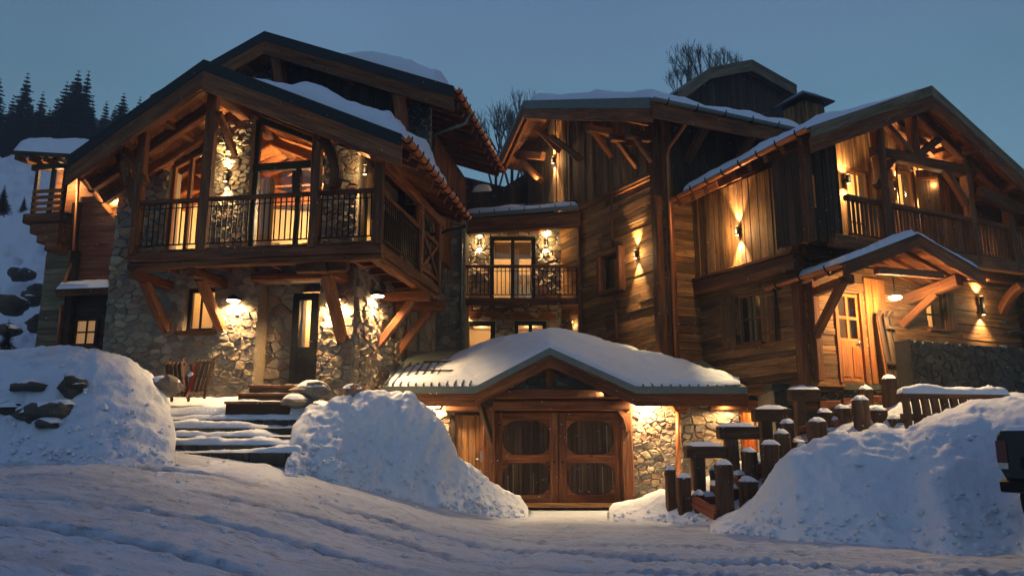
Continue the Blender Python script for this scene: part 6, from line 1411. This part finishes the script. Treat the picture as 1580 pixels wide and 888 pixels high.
# ramp of brown ice at the foot
# snow covered low balustrade
FN = thing('low_balustrade', 'low dark balustrade with a thick strip of snow on its rail', 'balustrade', at(1460, 620, 16.9))
fa, fbb = at(1388, 610, 16.7), at(1552, 612, 16.7); rl_ = beam('top_rail', FN, fa, fbb, .3, .1, 'post_wood')
snow_sheet(rl_, [fa+np.array([0, -.16, .05]), fbb+np.array([0, -.16, .05]), fbb+np.array([0, .16, .05]), fa+np.array([0, .16, .05])], .12, nu=80, nv=14, edge=.12, seed=9, amp=.8)
for i in range(11): P = fa+(fbb-fa)*(i+.5)/11; knee('baluster', FN, P-Z*.05, P-Z*.8, np.array([.03, 0, 0]), .12, .12, 'post_wood')
beam('bottom_rail', FN, fa-Z*.45, fbb-Z*.45, .12, .14, 'post_wood')
for (x, y, w_) in ((1408, 606, .16), (1524, 604, .14)): P = at(x, y, 16.7); cp = boxw('rail_stone', FN, P+np.array([-w_, -.12, -.03]), (2*w_, 0, 0), (0, .24, 0), (0, 0, .06), 'dark_stone'); cap_snow(cp, P+Z*.03, w_, .13, .11, x)
# ================================================================== PICK-UP TRUCK (tail in frame)
tk = math.radians(-47); tp0 = at(1536, 700, 11.3); TX = np.array([math.cos(tk), math.sin(tk), 0]); TY = np.array([-math.sin(tk), math.cos(tk), 0])
zg = tp0[2]*0-1.12
TK = thing('pickup_truck', 'dark pick-up truck seen from behind at the right edge', 'truck', (tp0[0]+.9, tp0[1], zg))
tw_ = lambda x, y, z: np.array([tp0[0], tp0[1], zg])+TX*x+TY*y+Z*z
def loft(name, secs, mat, parent, smooth=False):
    n = len(secs[0]); V = [p for s in secs for p in s]; F = [(i*n+k, i*n+(k+1) % n, (i+1)*n+(k+1) % n, (i+1)*n+k) for i in range(len(secs)-1) for k in range(n)]+[tuple(range(n-1, -1, -1)), tuple((len(secs)-1)*n+k for k in range(n))]
    V = np.array(V); return obj(name, V-V[0], F, mat, parent, Matrix.Translation(V3(V[0])), smooth=smooth)
Wt = 1.75
def bodysec(y, z0, z1, ins=.05): return [tw_(x, y, z) for x, z in ((.08+ins, z0), (.0+ins*.4, z0+.2), (.0, (z0+z1)/2), (.03, z1-.06), (.08, z1), (Wt-.08, z1), (Wt-.03, z1-.06), (Wt, (z0+z1)/2), (Wt-ins*.4, z0+.2), (Wt-.08-ins, z0))]
bd = loft('body', [bodysec(.03, .62, 1.26, .02), bodysec(.06, .6, 1.3), bodysec(1.0, .5, 1.3), bodysec(2.2, .5, 1.3), bodysec(4.4, .5, 1.12), bodysec(4.9, .55, 1.0)], 'truck_paint', TK)
loft('cab', [[tw_(x, y, z) for x, z in ((.05, 1.25), (.2, zt1), (Wt-.2, zt1), (Wt-.05, 1.25))] for y, zt1 in ((1.55, 1.28), (1.75, 1.78), (3.0, 1.8), (3.7, 1.27))], 'truck_paint', TK)
tg = boxw('tailgate', TK, tw_(.16, -.005, .66), TX*(Wt-.32), TY*.04, Z*.58, 'truck_paint'); boxw('tailgate_lip', tg, tw_(.1, -.02, 1.235), TX*(Wt-.2), TY*.06, Z*.05, 'truck_paint'); boxw('tailgate_handle', tg, tw_(Wt/2-.12, -.022, 1.0), TX*.24, TY*.02, Z*.09, 'iron')
boxw('panel_recess', tg, tw_(.3, -.012, .78), TX*(Wt-.6), TY*.012, Z*.16, 'iron')
badge = boxw('badge', tg, tw_(.42, -.02, 1.06), TX*.06, TY*.015, Z*.05, 'amber_lens')
for k in range(6): boxw('lettering', tg, tw_(.36+k*.055, -.016, .93), TX*.032, TY*.012, Z*.035, 'zinc')
for x in (.015, Wt-.145): boxw('tail_light', TK, tw_(x, -.012, .86), TX*.13, TY*.05, Z*.3, 'red_lens'); boxw('reversing_light', TK, tw_(x, -.013, .77), TX*.13, TY*.05, Z*.085, 'clear_lens')
loft('bumper', [[tw_(x, y, z) for y, z in ((-.02, .45), (-.14, .47), (-.15, .6), (-.02, .64))] for x in (.05, .14, Wt-.14, Wt-.05)], 'iron', TK); boxw('plate', TK, tw_(Wt/2-.26, -.165, .48), TX*.52, TY*.01, Z*.11, 'clear_lens')
tube('tow_bar', TK, [tw_(.6, .1, .42), tw_(.6, -.2, .4), tw_(.6, -.28, .43)], .025, 'iron', 6); lathe('tow_ball', TK, tw_(.6, -.28, .43), Z, [(0, .02), (.02, .032), (.05, .03), (.06, .01)], 'chrome', 8)
boxw('underbody', TK, tw_(.3, .2, .35), TX*(Wt-.6), TY*4.2, Z*.2, 'rubber')
for x in (.06, Wt-.3):
    for y in (.95, 3.95): wh = lathe('wheel', TK, tw_(x, y, .34), TX, [(0, .26), (.02, .34), (.22, .34), (.24, .26)], 'rubber', 24); lathe('rim', wh, tw_(x-.01, y, .34), TX, [(0, .19), (.26, .19)], 'chrome', 16)
snow_sheet(TK, [tw_(.1, .02, 1.31), tw_(Wt-.1, .02, 1.31), tw_(Wt-.1, 1.3, 1.31), tw_(.1, 1.3, 1.31)], .04, nu=30, nv=20, edge=.1)
# ================================================================== TREES
def spruce_mesh(seed, H=10., R=2.2):
    rs = np.random.RandomState(seed); V, F = [], []
    nl = 30
    for l in range(nl):
        u = l/(nl-1); z = H*(.06+.93*u); r = R*(1-u)**.95*(1+.28*(rs.rand()-.5))+.05; nb = int(8+9*(1-u)); a0 = rs.rand()*6.28
        for b in range(nb):
            a = a0+6.283*b/nb+rs.uniform(-.25, .25); rr = r*rs.uniform(.6, 1.15); dr = rs.uniform(.18, .38); ca, sa = math.cos(a), math.sin(a)
            ns = 5
            for k in range(ns):
                u0 = (k+.3)/ns; p = np.array([ca*rr*u0, sa*rr*u0, z-dr*rr*u0+.12*rr*u0*u0]); w = (.36*rr*(1-u0)+.14)*rs.uniform(.7, 1.2); ln = rr/ns*1.5
                for sg in (-1, 1):
                    q = p+np.array([ca*ln*.7-sa*sg*w, sa*ln*.7+ca*sg*w, -rs.uniform(.05, .22)*rr*.5]); i = len(V); V += [tuple(p), tuple(q), (p[0]+ca*ln, p[1]+sa*ln, p[2]-dr*ln*.6)]; F.append((i, i+1, i+2))
    return V, F
def tapered(P, Q, r0_, r1_, n=6):
    P, Q = np.asarray(P, float), np.asarray(Q, float); d = nrm(Q-P); x = nrm(np.cross(d, [.3, 1, .1])); y = np.cross(d, x); V = []
    for c_, r in ((P, r0_), (Q, r1_)):
        for k in range(n): a = 6.283*k/n; V.append(tuple(c_+r*(math.cos(a)*x+math.sin(a)*y)))
    return V, [(k, (k+1) % n, n+(k+1) % n, n+k) for k in range(n)]
sp = []
for k in range(5):
    V, F = spruce_mesh(100+k, 10, 2.0+.25*k); cm = mesh_of('crown', V, F, 'needles'); V, F = tapered((0, 0, -.6), (0, 0, 9.8), .16, .02); tm = mesh_of('trunk', V, F, 'bark'); sp.append((cm, tm))
def spruce(loc, H, label, group, k):
    T = thing('spruce_tree', label, 'tree', loc, group)
    for nm, me in (('crown', sp[k % 5][0]), ('trunk', sp[k % 5][1])):
        o = bpy.data.objects.new(nm, me); M = Matrix.Translation(V3(loc)) @ Matrix.Rotation(random.uniform(0, 6.28), 4, 'Z') @ Matrix.Diagonal((H/10*random.uniform(.85, 1.15),)*2+(H/10, 1)); link(o, T, M)
near = [(22, 112), (50, 140), (74, 150), (86, 125), (102, 108), (118, 108), (130, 150), (152, 155), (178, 143), (204, 148), (4, 146), (-20, 120), (64, 165), (166, 165), (190, 170), (222, 165), (36, 160)]
desc = ['tallest spruce at the far left edge of the ridge', 'narrow spruce right of the far left one', 'short spruce in the dip of the ridge', 'tall spruce in the left of the dark clump', 'twin-topped spruce in the middle of the clump', 'slim high spruce on the right of the clump', 'low spruce just after the clump', 'medium spruce above the annex roof', 'single pointed spruce above the annex roof', 'spruce partly behind the big left gable', 'small spruce cut by the left picture edge', 'spruce beyond the left picture edge', 'stub spruce between the taller ones on the left', 'small spruce right of the medium one', 'small spruce behind the pointed one', 'spruce hidden behind the left gable edge', 'low spruce under the far left tall one']
for i, (x, y) in enumerate(near):
    d = 60+6*random.random()+(8 if y > 150 else 0); b = at(x, 276, d); t_ = at(x, y, d); spruce((b[0], d, b[2]-1.5), t_[2]-b[2]+1.5, desc[i]+' against the sky', 'spruces along the skyline at the left', i)
for i in range(46):
    x = random.uniform(-60, 300); d = random.uniform(66, 130); yb = np.interp(d, [66, 130], [284, 232])+random.uniform(-6, 6); b = at(x, yb, d); spruce((b[0], d, b[2]), random.uniform(3.5, 6.0)*(1 if d < 100 else 1.2), 'dark spruce in the dense wood on the slope behind the annex', 'spruces of the dense wood on the far slope', i)
for x, y0_, y1_, d in ((35, 305, 328, 40), (2, 330, 290, 34), (8, 500, 540, 22.5)):
    b = at(x, max(y0_, y1_), d); spruce((b[0], d, b[2]), abs(y1_-y0_)/1224*d*1.3, {35: 'small young spruce alone on the open snowfield', 2: 'young spruce at the left edge of the snowfield', 8: 'small dark spruce just above the left bank'}[x], 'young spruces in the snowfield', x)
b = at(1592, 600, 22); spruce((b[0], 22, b[2]), 6.5, 'dark spruce behind the right end of the right chalet', None, 3)
def bare(px1, pyb, pyt, d, label, seed, lean=.0, spread=.36):
    rs = np.random.RandomState(seed); b = at(px1, pyb, d); H = at(px1, pyt, d)[2]-b[2]; T = thing('bare_tree', label, 'tree', b, 'leafless trees behind the roofs'); acc = Acc(); tr_ = Acc()
    def grow(P, dirv, L, r, lvl):
        Q = P+dirv*L; V, F = tapered(P, Q, r, r*.7, 4 if lvl else 6); (tr_ if lvl == 0 else acc).add(V, F)
        if lvl > 5 or L < .12: return
        for k in range(3 if lvl in (1, 2, 3) else 2):
            nd = nrm(dirv+rs.uniform(-1, 1, 3)*spread*(.8 if lvl < 2 else 1)+np.array([0, 0, .16])); grow(P+dirv*L*rs.uniform(.55, 1), nd, L*rs.uniform(.62, .85), max(r*.6, .008), lvl+1)
    grow(b, nrm(np.array([lean, 0, 1.])), H*.34, H*.018, 0)
    grow(b+np.array([.2, 0, H*.1]), nrm(np.array([lean+.25, .1, 1.])), H*.3, H*.012, 1); grow(b+np.array([-.2, 0, H*.1]), nrm(np.array([lean-.25, .1, 1.])), H*.3, H*.012, 1)
    tr_.build('trunk', 'bark', T); acc.build('crown', 'twig', T)
bare(1085, 175, 58, 42, 'leafless tree behind the turret roof', 5); bare(1062, 178, 85, 43, 'smaller leafless tree left of the turret', 6, -.1); bare(1130, 160, 75, 44, 'thin leafless tree just behind the turret ridge', 7)
bare(790, 300, 145, 40, 'leafless tree in the gap between left and middle roofs', 8); bare(765, 300, 165, 38, 'smaller leafless tree tight against the left eave', 9); bare(812, 290, 150, 44, 'leafless tree touching the middle chalet roof edge', 10)
# ================================================================== FALLING SNOW
rs = np.random.RandomState(3); V, F = [], []
for i in range(2800):
    d = rs.uniform(6, 19.); x = rs.uniform(-.68, .68)*d; z = rs.uniform(-.05, .62)*d-.3; s_ = rs.uniform(.003, .007); a = rs.rand()*3; n = len(V); y = d
    if z < gz(x, y)+.3: continue
    V += [(x-s_, y, z), (x, y+s_, z+s_*.6), (x+s_, y-s_*.3, z), (x, y, z-s_)]; F += [(n, n+1, n+3), (n+1, n+2, n+3), (n, n+2, n+1)]
fo = obj('falling_snow', V, F, 'snow'); tag(fo, 'fine snowflakes falling through the evening air', kind='stuff')
flush_pieces()
# ================================================================== HAZE (snow-filled air)
hz = bpy.data.materials.new('haze'); hz.use_nodes = True; hn = hz.node_tree.nodes; hn.clear(); ho = hn.new('ShaderNodeOutputMaterial'); pv = hn.new('ShaderNodeVolumePrincipled')
pv.inputs['Color'].default_value = (.80, .88, .97, 1); pv.inputs['Density'].default_value = .0022; pv.inputs['Anisotropy'].default_value = .2; hz.node_tree.links.new(pv.outputs[0], ho.inputs['Volume']); MATS['haze'] = hz
x0_, x1_, y0_, y1_, z0_, z1_ = -950, 950, -60, 1500, -9, 95
V = [(x, y, z) for z in (z0_, z1_) for y in (y0_, y1_) for x in (x0_, x1_)]
tag(obj('haze', V, [(0, 2, 3, 1), (4, 5, 7, 6), (0, 1, 5, 4), (2, 6, 7, 3), (0, 4, 6, 2), (1, 3, 7, 5)], 'haze'), 'pale snowy haze filling the evening air', kind='stuff')
